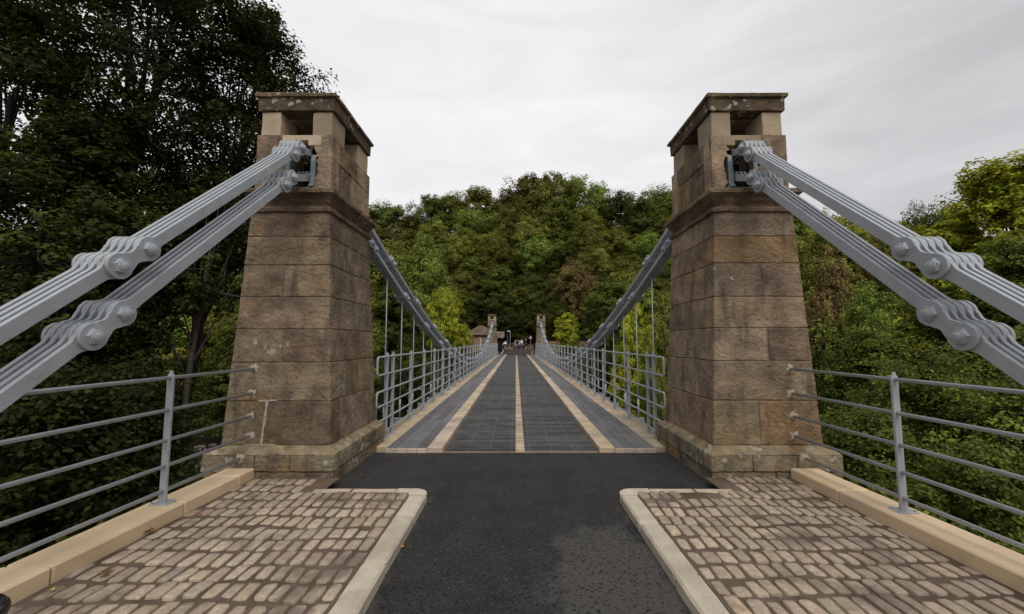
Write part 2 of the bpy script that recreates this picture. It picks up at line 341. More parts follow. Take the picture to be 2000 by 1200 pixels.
def pavement(s, name):
    """s=-1 left, +1 right: soil bed, rows of worn setts, granite edging"""
    top = .08
    bed = MB()
    def bedz(x, y): return top - .006 + .008*noise.noise(Vector((x*3, y*3, 1)))
    X = np.linspace(1.13, 3.0, 50); Y = np.linspace(-2.5, 4.57, 130)
    vs = [(s*x, y, bedz(x, y)+.0055*max(0, noise.noise(Vector((x*1.3+s*4, y*1.3, 3))))) for y in Y for x in X]
    fs = []
    for j in range(len(Y)-1):
        for i in range(len(X)-1):
            if Y[j] > 4.2 and X[i] < 2.02: continue
            fs.append((j*50+i, j*50+i+1, (j+1)*50+i+1, (j+1)*50+i))
    bed.add(vs, fs); o = bed.build(name, M['soil'], smooth=True); tag(o, kind='structure')
    st = MB(); rr = random.Random(11+s)
    y = -2.4; row = 0
    while y < 4.5:
        ln = rr.uniform(.150, .182); x = 1.148 + rr.uniform(0, .012)
        while x < 2.955:
            wd = rr.uniform(.066, .095); l_off = .016*math.sin(x*5+row*.9)+.03*(x-2)*(.25 if s < 0 else .12)
            if y+l_off > 4.0 and x < 2.2: x += wd+.02; continue
            l2 = ln*rr.uniform(.84, 1.03) if rr.random() > .06 else ln*.65; yy = y + rr.uniform(-.012, .012)+l_off; xc = x+wd/2; yc = yy+l2/2; rot = rr.gauss(0, .05)
            bury = .015*max(0, noise.noise(Vector((xc*1.3+s*4, yc*1.3, 3)))) 
            h = top+.006+rr.uniform(-.003, .003)-.004*sstep(2.55, 3., xc)
            tn = rr.uniform(.8, 1.2); tint = (tn*rr.uniform(.99, 1.06), tn, tn*rr.uniform(.9, 1.0))
            # rounded cobble top: superellipse rings
            K = 14; vs = []; hw, hl = wd/2, l2/2
            ph = rr.uniform(0, 6); e1 = rr.uniform(.26, .46)
            for (k, dz) in ((1.0, -.02), (.985, -.005), (.93, -.001), (.5, .0005)):
                for q in range(K):
                    t = 2*math.pi*q/K; c, sn = math.cos(t), math.sin(t)
                    wob = 1+.06*math.sin(2*t+ph)+.04*math.sin(3*t+ph*2)+rr.uniform(-.05, .05)*(k > .6)
                    px = math.copysign(abs(c)**e1, c)*hw*k*wob; py = math.copysign(abs(sn)**e1, sn)*hl*k*wob
                    if k < .99: px = px + 0
                    vs.append((s*(xc+px*math.cos(rot)-py*math.sin(rot)), yc+px*math.sin(rot)+py*math.cos(rot), h+dz))
            fs = [tuple(3*K+q for q in range(K))]
            for r_ in range(3):
                for q in range(K): fs.append((r_*K+q, r_*K+(q+1) % K, (r_+1)*K+(q+1) % K, (r_+1)*K+q))
            st.add(vs, fs, tint); x += wd+rr.uniform(.018, .032)
        y += ln+rr.uniform(.018, .030); row += 1
    st.build('setts', M['sett'], o, smooth=True)
    kb = MB(); y0 = -2.4; ww = .17
    cuts = [-2.4, -1.4, -.5, .35, 1.2, 2.05, 2.72, 3.45, 4.05] if s > 0 else [-2.4, -1.5, -.6, .3, 1.15, 2.0, 2.85, 3.6, 4.05]
    for q, (a_, c_) in enumerate(zip(cuts, cuts[1:])):
        tn = random.uniform(.88, 1.1)
        xo = lambda yy: .965
        kb.gbox(lambda u, v, w_, a_=a_, c_=c_: (s*(.965+ww*u), a_+.004+(c_-a_-.008)*v, -.1+(top+.105)*w_), (ww, c_-a_, .18), (3, 12, 3), .016, .004, (tn, tn, tn*.97), seed=q)
    # rounded corner stone
    poly = []
    for q in range(9):
        t = math.pi-(math.pi/2)*q/8; poly.append((.965+.15+.15*math.cos(t), 4.055+.02+.15*math.sin(t)))
    poly = [(.965, 4.054)] + poly + [(1.29, 4.225), (1.29, 4.12), (1.16, 4.12), (1.135, 4.054)]
    poly = [(x_, y_) for x_, y_ in poly]
    if s < 0: poly = poly
    kb.prism([(s*x_, y_) for x_, y_ in poly] if s < 0 else [(x_, y_) for x_, y_ in poly][::1], lambda a, b_, d: (a, b_, d), -.1, top+.004, c=0)
    for q, (a_, c_) in enumerate(((1.294, 1.75), (1.755, 2.15))):
        kb.gbox(lambda u, v, w_, a_=a_, c_=c_: (s*(a_+(c_-a_)*u), 4.125+.10*v, -.1+(top+.102)*w_), (c_-a_, .1, .18), (6, 2, 2), .012, .003, (1.0, .92, .85), seed=q+30)
    kb.build('kerb_edging', M['kerbstone'], o)
pavement(-1, 'pavement'); pavement(1, 'pavement')

# ------------------------------------------------------------------ low sawn-stone walls with the approach fences
def side(s): return 'left' if s < 0 else 'right'
def low_wall(s):
    b = MB(); cuts = ([-2.5, -1.0, .2, 1.45, 2.62, 3.62, 4.3, 4.565] if s < 0 else [-2.5, -1.1, .1, 1.3, 2.35, 3.9, 4.565])
    for q, (a_, c_) in enumerate(zip(cuts, cuts[1:])):
        tn = random.uniform(.93, 1.07)
        b.gbox(lambda u, v, w_, a_=a_, c_=c_: (s*(3.0+.31*u), a_+.004+(c_-a_-.008)*v, -.4+.585*w_), (.31, c_-a_, .58), (3, 10, 3), .011, .0015, (tn, tn, tn*random.uniform(.94, 1.02)), seed=q, nsc=4)
    o = b.build('low_wall', M['cream']); tag(o, 'low cream sawn-stone wall along the outer edge of the %s sett pavement' % side(s), 'wall', 'low stone walls beside the cobbled pavements')
low_wall(-1); low_wall(1)
def bolt_mb(b, p, r, h, axis='z'):
    K = 6; x, y, z = p
    def P(a, c, d): return (x+a, y+c, z+d) if axis == 'z' else (x+d, y+a, z+c)
    b.prism([(r*math.cos(i*math.pi/3), r*math.sin(i*math.pi/3)) for i in range(6)], P, 0, h)
RZ = [1.272, .988, .724, .500, .288]
def fence(s):
    root = empty('approach_fence', 'grey painted metal fence of five tube rails on the %s low stone wall' % side(s), 'fence', (s*3.17, 3.5, .18), 'approach fences on the low walls')
    x = s*3.17; py = 3.59 if s < 0 else 3.43
    for k, yp in enumerate((py, py-1.72, py-3.44, py-5.16)):
        b = MB(); poly = [(-.030, 0), (.030, 0), (.028, 1.085), (.024, 1.11), (.014, 1.12), (.012, 1.138), (.006, 1.148), (-.006, 1.148), (-.012, 1.138), (-.014, 1.12), (-.024, 1.11), (-.028, 1.085)]
        b.prism(poly, lambda a, c, d, yp=yp: (x+a*.35+d*0 + 0, yp+a*.95, .19+c) if False else (x+a, yp+d, .19+c), -.011, .011, c=.002)
        p = b.build('post', M['paint'], root)
        b = MB(); b.box(x-.08, x+.08, yp-.055, yp+.055, .182, .196, c=.003)
        bp = b.build('base_plate', M['paint'], p)
        for dx in (-.062, .062):
            for dy in (-.036, .036): b = MB(); bolt_mb(b, (x+dx, yp+dy, .196), .009, .012); b.build('anchor_bolt', M['paint'], p)
    for z in RZ:
        b = MB(); b.tube([(x, -2.4, z), (x, 4.72, z+.004)], .0165, 12); b.build('rail', M['paint'], root, smooth=True)
    rehome(root)
fence(-1); fence(1)

# ------------------------------------------------------------------ towers
XC, YC, Z0 = 2.863, 5.44, 0.
PW, PD = .735, .87
def loft(b, prof, w, d, cx, cy, tints=None, seed=0, rough=.004, n=10):
    """rings: (projection, z); stone courses as rectangles round a core with worn edges"""
    rings = []
    for pr_, z in prof:
        W, D = w+pr_, d+pr_; ring = []
        for k in range(n): ring.append((-W+2*W*k/n, -D))
        for k in range(n): ring.append((W, -D+2*D*k/n))
        for k in range(n): ring.append((W-2*W*k/n, D))
        for k in range(n): ring.append((-W, D-2*D*k/n))
        rv = []
        for (a, c) in ring:
            p = Vector((cx+a, cy+c, z)); q = p+Vector((seed, seed*2.3, 0))
            rv.append(p+Vector(noise.noise_vector(q*6))*rough+Vector(noise.noise_vector(q*19))*rough*.7)
        rings.append(rv)
    K = 4*n
    for i in range(len(rings)-1):
        t = tints[i] if tints else (1, 1, 1)
        b.add(rings[i]+rings[i+1], [(k, (k+1) % K, K+(k+1) % K, K+k) for k in range(K)], t)
    b.add(rings[-1], [tuple(range(K))], tints[-1] if tints else (1, 1, 1))
    b.add(rings[0], [tuple(range(K))[::-1]], (1, 1, 1))
def tower(s, yc, label, near):
    cx = s*XC; rr = random.Random(int(5+s*2+yc)); rough = .008 if near else .002
    root = empty('bridge_tower', label, 'tower', (cx, yc, 0), 'sandstone suspension towers')
    def tt(a=.85, c=1.15):
        k = rr.uniform(a, c); o_ = rr.random(); return (k*1.12, k*.98, k*.78) if o_ < .18 else ((k*.98, k*.92, k*.92) if o_ < .4 else (k*rr.uniform(.97, 1.04), k, k*rr.uniform(.9, 1.02)))
    # plinth: footing course and chamfered course, in blocks
    b = MB()
    def ringblocks(z0, z1, w0, w1, d0, d1, nf, ns, tf, c=.010, rg=rough, ret=.28, side_first=False):
        """one course of solid blocks round the tower; w/d half sizes at z0 and z1"""
        def P(ux, vy, wz):      # ux in [-1,1], vy in [-1,1]
            W = w0+(w1-w0)*wz; D = d0+(d1-d0)*wz; return (cx+ux*W, yc+vy*D, z0+(z1-z0)*wz)
        gx = .003/w0; gy = .003/d0; r0 = ret/d0
        sg = (lambda L_: max(2, int(L_/.07))) if near else (lambda L_: 1)
        for sgn in (-1, 1):
            cuts = [-1]; 
            for q in range(1, nf): cuts.append(-1+2*q/nf+rr.uniform(-.22, .22)/nf*2)
            cuts.append(1)
            for a_, c_ in zip(cuts, cuts[1:]):
                t = tf(); L_ = (c_-a_)*w0
                v0, v1 = (-1, -1+r0) if sgn < 0 else (1-r0, 1)
                a2 = a_+(gx if a_ > -1 else 0); c2 = c_-(gx if c_ < 1 else 0)
                b.gbox(lambda u, v, w_, a2=a2, c2=c2, v0=v0, v1=v1: P(a2+(c2-a2)*u, v0+(v1-v0)*v, .006+.988*w_), (L_, ret, z1-z0), (sg(L_), sg(ret), sg(z1-z0)), c, rg, t, seed=rr.random()*20)
            cuts = [-1+r0]; span = 2-2*r0
            for q in range(1, ns): cuts.append(-1+r0+span*q/ns+rr.uniform(-.2, .2)*span/ns)
            cuts.append(1-r0)
            for a_, c_ in zip(cuts, cuts[1:]):
                t = tf(); L_ = (c_-a_)*d0; ew = .3/w0
                u0, u1 = (-1, -1+ew) if sgn < 0 else (1-ew, 1)
                b.gbox(lambda u, v, w_, a_=a_, c_=c_, u0=u0, u1=u1: P(u0+(u1-u0)*u, a_+gy+(c_-a_-2*gy)*v, .006+.988*w_), (.3, L_, z1-z0), (sg(.3), sg(L_), sg(z1-z0)), c, rg, t, seed=rr.random()*20)
    ringblocks(-.35, .135, PW+.0, PW-.0, PD, PD, 2, 2, lambda: tt(.8, 1.05))
    ringblocks(.14, .325, PW+.012, PW+.008, PD+.012, PD+.008, 3, 2, lambda: tt(.85, 1.1))
    b.v and b.build('plinth', M['stone_lichen'], root); 
    b = MB(); loft(b, [(.006, .326), (.0, .332), (-.085, .385), (-.097, .40)], PW, PD, cx, yc, seed=s*3, rough=.006 if near else .002, tints=[(1.15, 1.1, 1.0)]*4)
    b.build('weathered_ledge', M['stone_lichen'], root)
    # shaft
    b = MB(); zz = [.396, .90, 1.352, 1.745, 2.135, 2.525, 2.880, 3.20]
    if s > 0: zz = [.396, .905, 1.37, 1.76, 2.14, 2.55, 2.890, 3.20]
    Wf = lambda z: .638+(.483-.638)*(z-.393)/(3.238-.393); Df = lambda z: .74+(.662-.74)*(z-.393)/(3.238-.393)
    nfs = {-1: [2, 1, 2, 1, 2, 1, 1], 1: [2, 1, 2, 1, 2, 1, 1]}[s]
    for q, (a_, c_) in enumerate(zip(zz, zz[1:])):
        ringblocks(a_, c_, Wf(a_), Wf(c_), Df(a_), Df(c_), nfs[q], rr.choice((1, 2)), (lambda: tt(.62, 1.0)) if s < 0 else (lambda: tt(.72, 1.22)), ret=.42 if q % 2 else .26)
    b.build('shaft', M['stone'], root)
    b = MB(); b.add([(cx+u*(Wf(z)-.012), yc+v*(Df(z)-.012), z) for z in (-.3, .39) for u, v in ((-1, -1), (1, -1), (1, 1), (-1, 1))], [(0, 1, 5, 4), (1, 2, 6, 5), (2, 3, 7, 6), (3, 0, 4, 7)])
    zc_ = [.39, 3.2]; b.add([(cx+u*(Wf(z)-.012), yc+v*(Df(z)-.012), z) for z in zc_ for u, v in ((-1, -1), (1, -1), (1, 1), (-1, 1))], [(0, 1, 5, 4), (1, 2, 6, 5), (2, 3, 7, 6), (3, 0, 4, 7), (4, 5, 6, 7)])
    b.build('mortar_joints', M['mortar'], root)
    # cornice
    b = MB(); prof = [(-.02, 3.19), (.030, 3.195), (.034, 3.235), (.026, 3.25), (-.02, 3.256), (-.016, 3.29), (.012, 3.33), (.036, 3.37), (.062, 3.395), (.064, 3.41), (.088, 3.414), (.096, 3.455), (.082, 3.468), (.0, 3.495)]
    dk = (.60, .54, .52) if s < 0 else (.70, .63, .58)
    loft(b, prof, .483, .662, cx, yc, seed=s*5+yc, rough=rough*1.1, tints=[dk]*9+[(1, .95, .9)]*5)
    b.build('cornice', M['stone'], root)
    # chain chamber: walls with a passage for the chains front and back
    ccx = s*2.775; hw = .215; x_in = s*(XC-.470); x_out = s*(XC+.470); y0 = yc-.632; y1 = yc+.632
    b = MB()
    def jag(x, z0, z1, n=9, amp=.03): return [(x+rr.uniform(-amp, amp), z0+(z1-z0)*i/n) for i in range(n+1)]
    new = (1.0, .98, 1.0)
    def wallpiece(poly, ya, yb, t): 
        b.prism(poly if True else poly, lambda a, c, d: (a, d, c), ya, yb, t, c=.006)
    for (ya, yb) in ((y0, y0+.2), (y1-.2, y1)):
        for (z0, z1, off) in ((3.49, 3.915, .0), (3.922, 4.195, .03)):
            ji = jag(ccx-s*(hw-off), z0, z1); jo = jag(ccx+s*(hw-off), z0, z1)
            t = tt(1.0, 1.6) if s > 0 else tt(.9, 1.5)
            pin = [(x_in, z1), (x_in, z0)] + ji; pou = [(x_out, z1), (x_out, z0)] + jo
            if s > 0: pou = pou[::-1]
            else: pin = pin[::-1]
            top_cut = 4.07
            if z1 > 4: # shoulders stop under the lintel next to the passage
                pass
            wallpiece(pin[::-1], ya, yb, t); wallpiece(pou[::-1], ya, yb, tt(.75, 1.0))
        # lintel with a notch
        a0, a1 = ccx-.245, ccx+.245; zb = 4.065
        lt = new if s < 0 else (.62, .58, .55)
        b.prism([(a0, zb), (ccx-.085, zb), (ccx-.085, zb+.065), (ccx+.085, zb+.065), (ccx+.085, zb), (a1, zb), (a1, 4.197), (a0, 4.197)], lambda a, c, d: (a, d, c), ya-.004, yb+.004, lt, c=.004, mi=1)
    for sx in (-1, 1):
        xa, xb = (cx+sx*.470, cx+sx*.27); xa, xb = min(xa, xb), max(xa, xb)
        for (z0, z1, nn) in ((3.49, 3.915, 2), (3.92, 4.197, 3)):
            cuts = [y0+.2]+[y0+.2+(y1-y0-.4)*q/nn+rr.uniform(-.05, .05) for q in range(1, nn)]+[y1-.2]
            for a_, c_ in zip(cuts, cuts[1:]): b.gbox(lambda u, v, w_, a_=a_, c_=c_: (xa+(xb-xa)*u, a_+.002+(c_-a_-.004)*v, z0+(z1-z0-.005)*w_), (.2, c_-a_, z1-z0), (2, 5, 4), .007, rough, tt(.55, 1.25), seed=rr.random()*9)
    b.build('chain_chamber', [M['stone'], M['newstone']], root)
    b = MB(); b.box(cx-.30, cx+.30, yc-.05, yc+.05, 3.5, 4.19); b.build('inner_wall', M['dark'], root) if False else None
    # corner piers and cap
    for sx in (-1, 1):
        for sy in (-1, 1):
            b = MB(); xa, xb = sorted((cx+sx*.448, cx+sx*.203)); ya, yb = sorted((yc+sy*.605, yc+sy*.225)); k_ = rr.uniform(.55, .9); t = (k_, k_*.99, k_*.97)
            b.gbox(lambda u, v, w_: (xa+(xb-xa)*u, ya+(yb-ya)*v, 4.199+.32*w_), (.245, .38, .32), (4, 5, 4), .008, rough*.7, t, seed=rr.random()*9)
            b.build('corner_pier', M['newstone'], root)
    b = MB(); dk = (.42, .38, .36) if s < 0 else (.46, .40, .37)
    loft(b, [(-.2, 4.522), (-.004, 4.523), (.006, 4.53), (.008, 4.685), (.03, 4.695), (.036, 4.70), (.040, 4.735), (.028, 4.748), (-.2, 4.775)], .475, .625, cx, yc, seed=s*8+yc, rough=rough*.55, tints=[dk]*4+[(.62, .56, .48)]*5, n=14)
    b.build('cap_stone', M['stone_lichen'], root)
    # cast saddle frame in the passage
    b = MB(); b.box(ccx-.19, ccx+.19, yc-.66, yc+.66, 3.497, 3.52, (.42, .42, .42), c=.004)
    for dx in (-.155, .155):
        for sy in (-1, 1):
            poly = [(-.02, 0), (.14, 0), (.115, .05), (.10, .14), (.11, .26), (.13, .36), (.12, .42), (.08, .45), (.035, .42), (.015, .34), (.01, .2), (.005, .05)]
            b.prism([(yc+sy*(.66-a), 3.52+c) for a, c in poly][::(1 if sy < 0 else -1)], lambda a, c, d, dx=dx: (ccx+dx+d, a, c), -.030, .030, (.5, .5, .5), c=.008)
            b.box(ccx+dx-.05, ccx+dx+.05, yc+sy*.52-.12, yc+sy*.52+.12, 3.521, 3.535, (.7, .7, .7))
    b.build('saddle_frame', M['paint'], root)
    b = MB(); b.box(ccx-.135, ccx+.135, yc-.36, yc+.36, 3.521, 3.655); b.box(ccx-.12, ccx+.12, yc-.34, yc+.34, 3.79, 3.955); b.build('passage_blocker', M['dark'], root)  # added near-black boxes that stop see-through light and keep the passage dark
    if near:
        # mortar round the rail ends, and repointed joints
        for q, z in enumerate(RZ):
            yy = yc-(Df(z) if z > .33 else PD+.012); xx = s*3.17
            b = MB()
            K = 14; vs = [(xx, yy-.018, z)]
            for (rad, dy) in ((.022, -.014), (.034, -.010), (.050, .002)):
                for k in range(K):
                    t = 2*math.pi*k/K; rd = rad*rr.uniform(.6, 1.4)
                    vs.append((xx+rd*math.cos(t), yy+dy, z+rd*math.sin(t)*1.1))
            fs = [(0, 1+k, 1+(k+1) % K) for k in range(K)]+[(1+r_*K+k, 1+r_*K+(k+1) % K, 1+(r_+1)*K+(k+1) % K, 1+(r_+1)*K+k) for r_ in range(2) for k in range(K)]
            b.add(vs, fs); b.build('mortar_patch', M['patch'], root, smooth=True)
        if s < 0:
            b = MB()
            def strip(p0, p1, wd):
                n = 14; vs = []
                for k in range(n+1):
                    t = k/n; x = p0[0]+(p1[0]-p0[0])*t; z = p0[1]+(p1[1]-p0[1])*t; yy = yc-Df(z)
                    a = wd*rr.uniform(.6, 1.3)
                    if abs(p1[0]-p0[0]) > abs(p1[1]-p0[1]): vs += [(x, yy-.006, z-a), (x, yy-.006, z+a)]
                    else: vs += [(x-a, yy-.006, z), (x+a, yy-.006, z)]
                b.add(vs, [(2*k, 2*k+1, 2*k+3, 2*k+2) for k in range(n)])
            strip((-3.03, .41), (-2.99, .90), .014); strip((-3.10, .905), (-2.88, .912), .012); strip((-3.22, .405), (-2.86, .403), .012)
            b.build('repointed_joint', M['patch'], root)
    rehome(root)
    return root
FY = 52.1-YC
tower(-1, YC, 'big sandstone tower standing nearest on the left side of the bridge', True)
tower(1, YC, 'big sandstone tower standing nearest on the right side of the bridge', True)
tower(-1, FY, 'small-looking distant tower at the far end of the left parapet, in front of the tollhouse', False)
tower(1, FY, 'small-looking distant tower at the far end of the right parapet, beside the yellow-green tree', False)
# abutments under the towers
for yc, nm, y0, y1 in ((5, 'near', -8, 6.3), (47, 'far', 45.85, 50)):
    b = MB(); rr = random.Random(3)
    z = -8
    while z < -.42:
        x = -3.72
        while x < 3.7:
            wd = min(rr.uniform(.6, 1.0), 3.72-x); k = rr.uniform(.7, 1.1)
            b.box(x+.004, x+wd-.004, y0, y1, z+.004, z+.446, (k, k, k), c=.01); x += wd
        z += .45
    o = b.build('abutment', M['stone']); tag(o, 'stone abutment carrying the %s pair of towers' % nm, 'abutment', 'bridge abutments')

# ------------------------------------------------------------------ bridge deck
DY0, DY1 = 5.87, 46.23
deck = empty('bridge_deck', 'long timber bridge deck with dark grip surfacing and a bare centre strip', 'bridge deck', (0, 26, 0))
rr = random.Random(4)
bb = MB(); gb = MB(); sb = MB(); y = DY0+.03; k = 0
lines = [-1.10, -.79, -.465, -.145, .125, .445, .77, 1.09]
while y < DY1-.05:
    tn = rr.uniform(.82, 1.15); dz = rr.uniform(-.002, .002)
    bb.box(-1.118, 1.118, y+.003, y+.105, -.075, -.006+dz, (tn, tn*rr.uniform(.95, 1.02), tn*rr.uniform(.9, 1)))
    for a_, c_ in ((-1.12, -.078), (.056, 1.12)):
        k2 = rr.uniform(.62, 1.3); gb.box(a_, c_, y, y+.108, -.07, .001+dz, (k2, k2, k2*rr.uniform(.96, 1.03)), c=.002)
    for lx in lines:
        q = .005; sb.add([(lx-q, y+.06-q, .0035+dz), (lx+q, y+.06-q, .0035+dz), (lx+q, y+.06+q, .0035+dz), (lx-q, y+.06+q, .0035+dz), (lx, y+.06, .005+dz)], [(0, 1, 4), (1, 2, 4), (2, 3, 4), (3, 0, 4)])
        if y < 12: sb.add([(lx+.012-q, y+.035-q, .0035+dz), (lx+.012+q, y+.035-q, .0035+dz), (lx+.012+q, y+.035+q, .0035+dz), (lx+.012-q, y+.035+q, .0035+dz)], [(0, 1, 2, 3)])
    y += .14; k += 1
bb.build('roadway_boards', M['timber'], deck); gb.build('grip_surfacing', M['grip'], deck); sb.build('screw_heads', M['screw'], deck)
b = MB(); b.box(-1.13, 1.13, DY0-.0, DY0+.028, -.1, -.002, (1.1, .85, .75)); b.build('front_batten', M['timber'], deck)
for s in (-1, 1):
    b = MB(); y = DY0-.03; q = 0
    while y < DY1-.01:
        ln = min(rr.uniform(1.9, 2.6), DY1-y); tn = rr.uniform(.8, 1.12) if q else 1.0
        b.gbox(lambda u, v, w_, y=y, ln=ln: (s*(1.13+.225*u), y+.004+(ln-.008)*v, -.08+.155*w_), (.225, ln, .155), (1, 2, 1), .006, .0, (tn, tn*rr.uniform(.96, 1.05), tn*rr.uniform(.9, 1.08))); y += ln; q += 1
    b.build('kerb_beam', M['timber'], deck)
    b = MB()
    for c_ in range(4):
        y = DY0; x0 = 1.363+.148*c_
        while y < DY1-.01:
            ln = min(rr.uniform(1.8, 3.6), DY1-y)
            if y == DY0: ln = rr.uniform(.7, 3)
            tn = rr.uniform(.8, 1.2); b.box(*sorted((s*x0, s*(x0+.1455))), y+.003, y+ln-.003, .02, .062+rr.uniform(-.001, .001), (tn, tn, tn*rr.uniform(.98, 1.04)), c=.003); y += ln
    b.build('footway', M['board'], deck)
    b = MB(); y = DY0-.02
    for q in range(4):
        a_ = 1.358+.149*q; tn = rr.uniform(.85, 1.05); b.box(*sorted((s*a_, s*(a_+.145))), DY0-.036, DY0-.003, -.06, .058, (tn, tn*1.02, tn*1.08), c=.004)
    b.build('end_trim', M['timber'], deck)
    b = MB(); y = DY0+.1
    while y < DY1-.01:
        ln = min(rr.uniform(2.2, 3.4), DY1-y); tn = rr.uniform(.8, 1.15)
        b.box(*sorted((s*1.957, s*2.33)), y+.003, y+ln-.003, -.16, .05, (tn, tn*rr.uniform(.95, 1.02), tn*rr.uniform(.85, .98)), c=.006); y += ln
    b.build('edge_beam', M['timber'], deck)
LJ = [26.05+1.1155+2.231*k for k in range(-9, 9)]; UJ = [26.05+2.231*k for k in range(-8, 9)]
HJ = sorted(LJ+UJ)
b = MB()
for y in HJ: b.box(-2.88, 2.88, y-.06, y+.06, -.36, -.165, (.7, .7, .7))
b.build('cross_beams', M['paint'], deck)
for s in (-1, 1):
    b = MB(); b.box(*sorted((s*1.5, s*1.65)), DY0, DY1, -.62, -.37, (.6, .6, .6)); b.build('girder', M['paint'], deck)
rehome(deck)

# ------------------------------------------------------------------ chains
CX = 2.765
def outline(Lk, r, wd, n=9):
    """eye-bar outline: two round eyes and a straight shank"""
    pts = []; fil = r*1.15
    def hh(s_):
        e = 0
        for c_ in (0, Lk):
            d = abs(s_-c_)
            if d <= r: e = max(e, math.sqrt(max(0, r*r-d*d)))
        # smooth shoulder
        d = min(abs(s_), abs(s_-Lk)); sh = wd if 0 < s_ < Lk else 0
        if 0 < s_ < Lk and d < r*1.5:
            sh = wd+(r*.74-wd)*(1-sstep(.68*r, 1.42*r, d)) if d > r*.5 else 0
        return max(e, sh)
    ss = [-r*math.cos(math.pi/2*i/n) for i in range(n)] + [r*.25, r*.45, r*.6, r*.7, r*.8, r*.9, r, r*1.12, r*1.25, r*1.45]
    ss = [x for x in ss if x < Lk/2]; ss = ss + [Lk-x for x in ss[::-1]]
    up = [(x, hh(x)) for x in ss]; lo = [(x, -h) for x, h in up[::-1]][:]
    poly = up + lo
    res = []
    for p in poly:
        if not res or (abs(p[0]-res[-1][0])+abs(p[1]-res[-1][1])) > 1e-5: res.append(p)
    return res[::-1]
def placer(x, A, B):
    d = Vector((B[0]-A[0], B[1]-A[1])).normalized(); n_ = Vector((-d.y, d.x))
    return lambda a, c, t: (x+t, A[0]+d.x*a+n_.x*c, A[1]+d.y*a+n_.y*c)
mesh_cache = {}
def add_plate(b, x, A, B, r, wd, th, c=.003):
    Lk = math.hypot(B[0]-A[0], B[1]-A[1]); b.prism(outline(Lk, r, wd), placer(x, A, B), -th/2, th/2, c=c)
def bolt(b, x, y, z, s):
    for sg in (-1, 1):
        P = lambda a, c, d, sg=sg: (x+sg*(.108+d), y+a, z+c)
        ph = y*7 % 1
        b.prism([(.058*math.cos(i*math.pi/10), .058*math.sin(i*math.pi/10)) for i in range(20)], P, 0, .006)
        b.prism([(.052*math.cos(i*math.pi/3+ph), .052*math.sin(i*math.pi/3+ph)) for i in range(6)], P, .006, .032, c=0)
        for (r0, d0, r1, d1) in ((.042, .032, .040, .039), (.031, .039, .029, .045), (.028, .045, .012, .050)):
            K = 14; vs = [P(r0*math.cos(i*2*math.pi/K), r0*math.sin(i*2*math.pi/K), d0) for i in range(K)]+[P(r1*math.cos(i*2*math.pi/K), r1*math.sin(i*2*math.pi/K), d1) for i in range(K)]
            b.add(vs, [(i, (i+1) % K, K+(i+1) % K, K+i) for i in range(K)]+[tuple(K+i for i in range(K))])
    b.tube([(x-.11, y, z), (x+.11, y, z)], .02, 8)
def chain(s, upper):
    nm = 'upper' if upper else 'lower'
    root = empty('suspension_chain', '%s grey eye-bar chain on the %s side, running over both towers' % (nm, side(s)), 'chain', (s*CX, YC, 3.9 if upper else 3.5), 'suspension chains of grey eye-bars')
    if upper:
        z0 = .515; yj = UJ; near = [(-1.05, -.9), (-.85, -.74), (.62, .47), (.80, .62), (2.55, 2.09), (2.745, 2.25), (4.475, 3.785), (4.60, 3.925)]; sad = [(4.95, 4.0), (YC, 4.03), (5.93, 3.985)]
    else:
        z0 = .23; yj = LJ; near = [(-.95, -1.3), (-.8, -1.16), (.50, -.02), (.68, .14), (2.425, 1.63), (2.60, 1.785), (4.325, 3.355), (4.455, 3.495)]; sad = [(4.95, 3.70), (YC, 3.73), (5.93, 3.69)]
    zp = lambda y: z0+.00862*(y-26.05)**2
    far = [(52.1-y, z) for y, z in near]
    # joints: list of (A,B) pairs for couplings
    jts = [(near[0], near[1]), (near[2], near[3]), (near[4], near[5]), (near[6], near[7])]
    spans = []
    for y in yj:
        h = .10; sl = 2*.00862*(y-26.05); spans.append(((y-h, zp(y-h)), (y+h, zp(y+h))))
    fj = [(p[1], p[0]) for p in [(far[0], far[1]), (far[2], far[3]), (far[4], far[5]), (far[6], far[7])]][::-1]
    x = s*CX
    def bars(A, B, r=.080, wd=.041):
        for dx in (-.078, -.026, .026, .078):
            b = MB(); add_plate(b, x+dx, A, B, r, wd, .028); b.build('eye_bar', M['paint'], root)
    def coup(A, B):
        b = MB()
        for dx in (-.104, -.052, 0, .052, .104): add_plate(b, x+dx, A, B, .086, .044, .022)
        o = b.build('coupling', M['paint'], root)
        for (y, z) in (A, B):
            b = MB(); bolt(b, x, y, z, s); b.build('bolt', M['paint'], o)
    for A, B in jts+spans+fj: coup(A, B)
    seq = jts
    for a_, c_ in zip(jts, jts[1:]): bars(a_[1], c_[0])
    for a_, c_ in zip(spans, spans[1:]): bars(a_[1], c_[0])
    for a_, c_ in zip(fj, fj[1:]): bars(a_[1], c_[0])
    # over the saddles
    path = [jts[-1][1]]+sad+[spans[0][0]]
    for a_, c_ in zip(path, path[1:]): bars(a_, c_)
    fp = [(52.1-y, z) for y, z in sad][::-1]
    path = [spans[-1][1]]+fp+[fj[0][0]]
    for a_, c_ in zip(path, path[1:]): bars(a_, c_)
    rehome(root)
    # children of couplings moved with their parents: nothing more to do
for s in (-1, 1):
    for u in (True, False): chain(s, u)

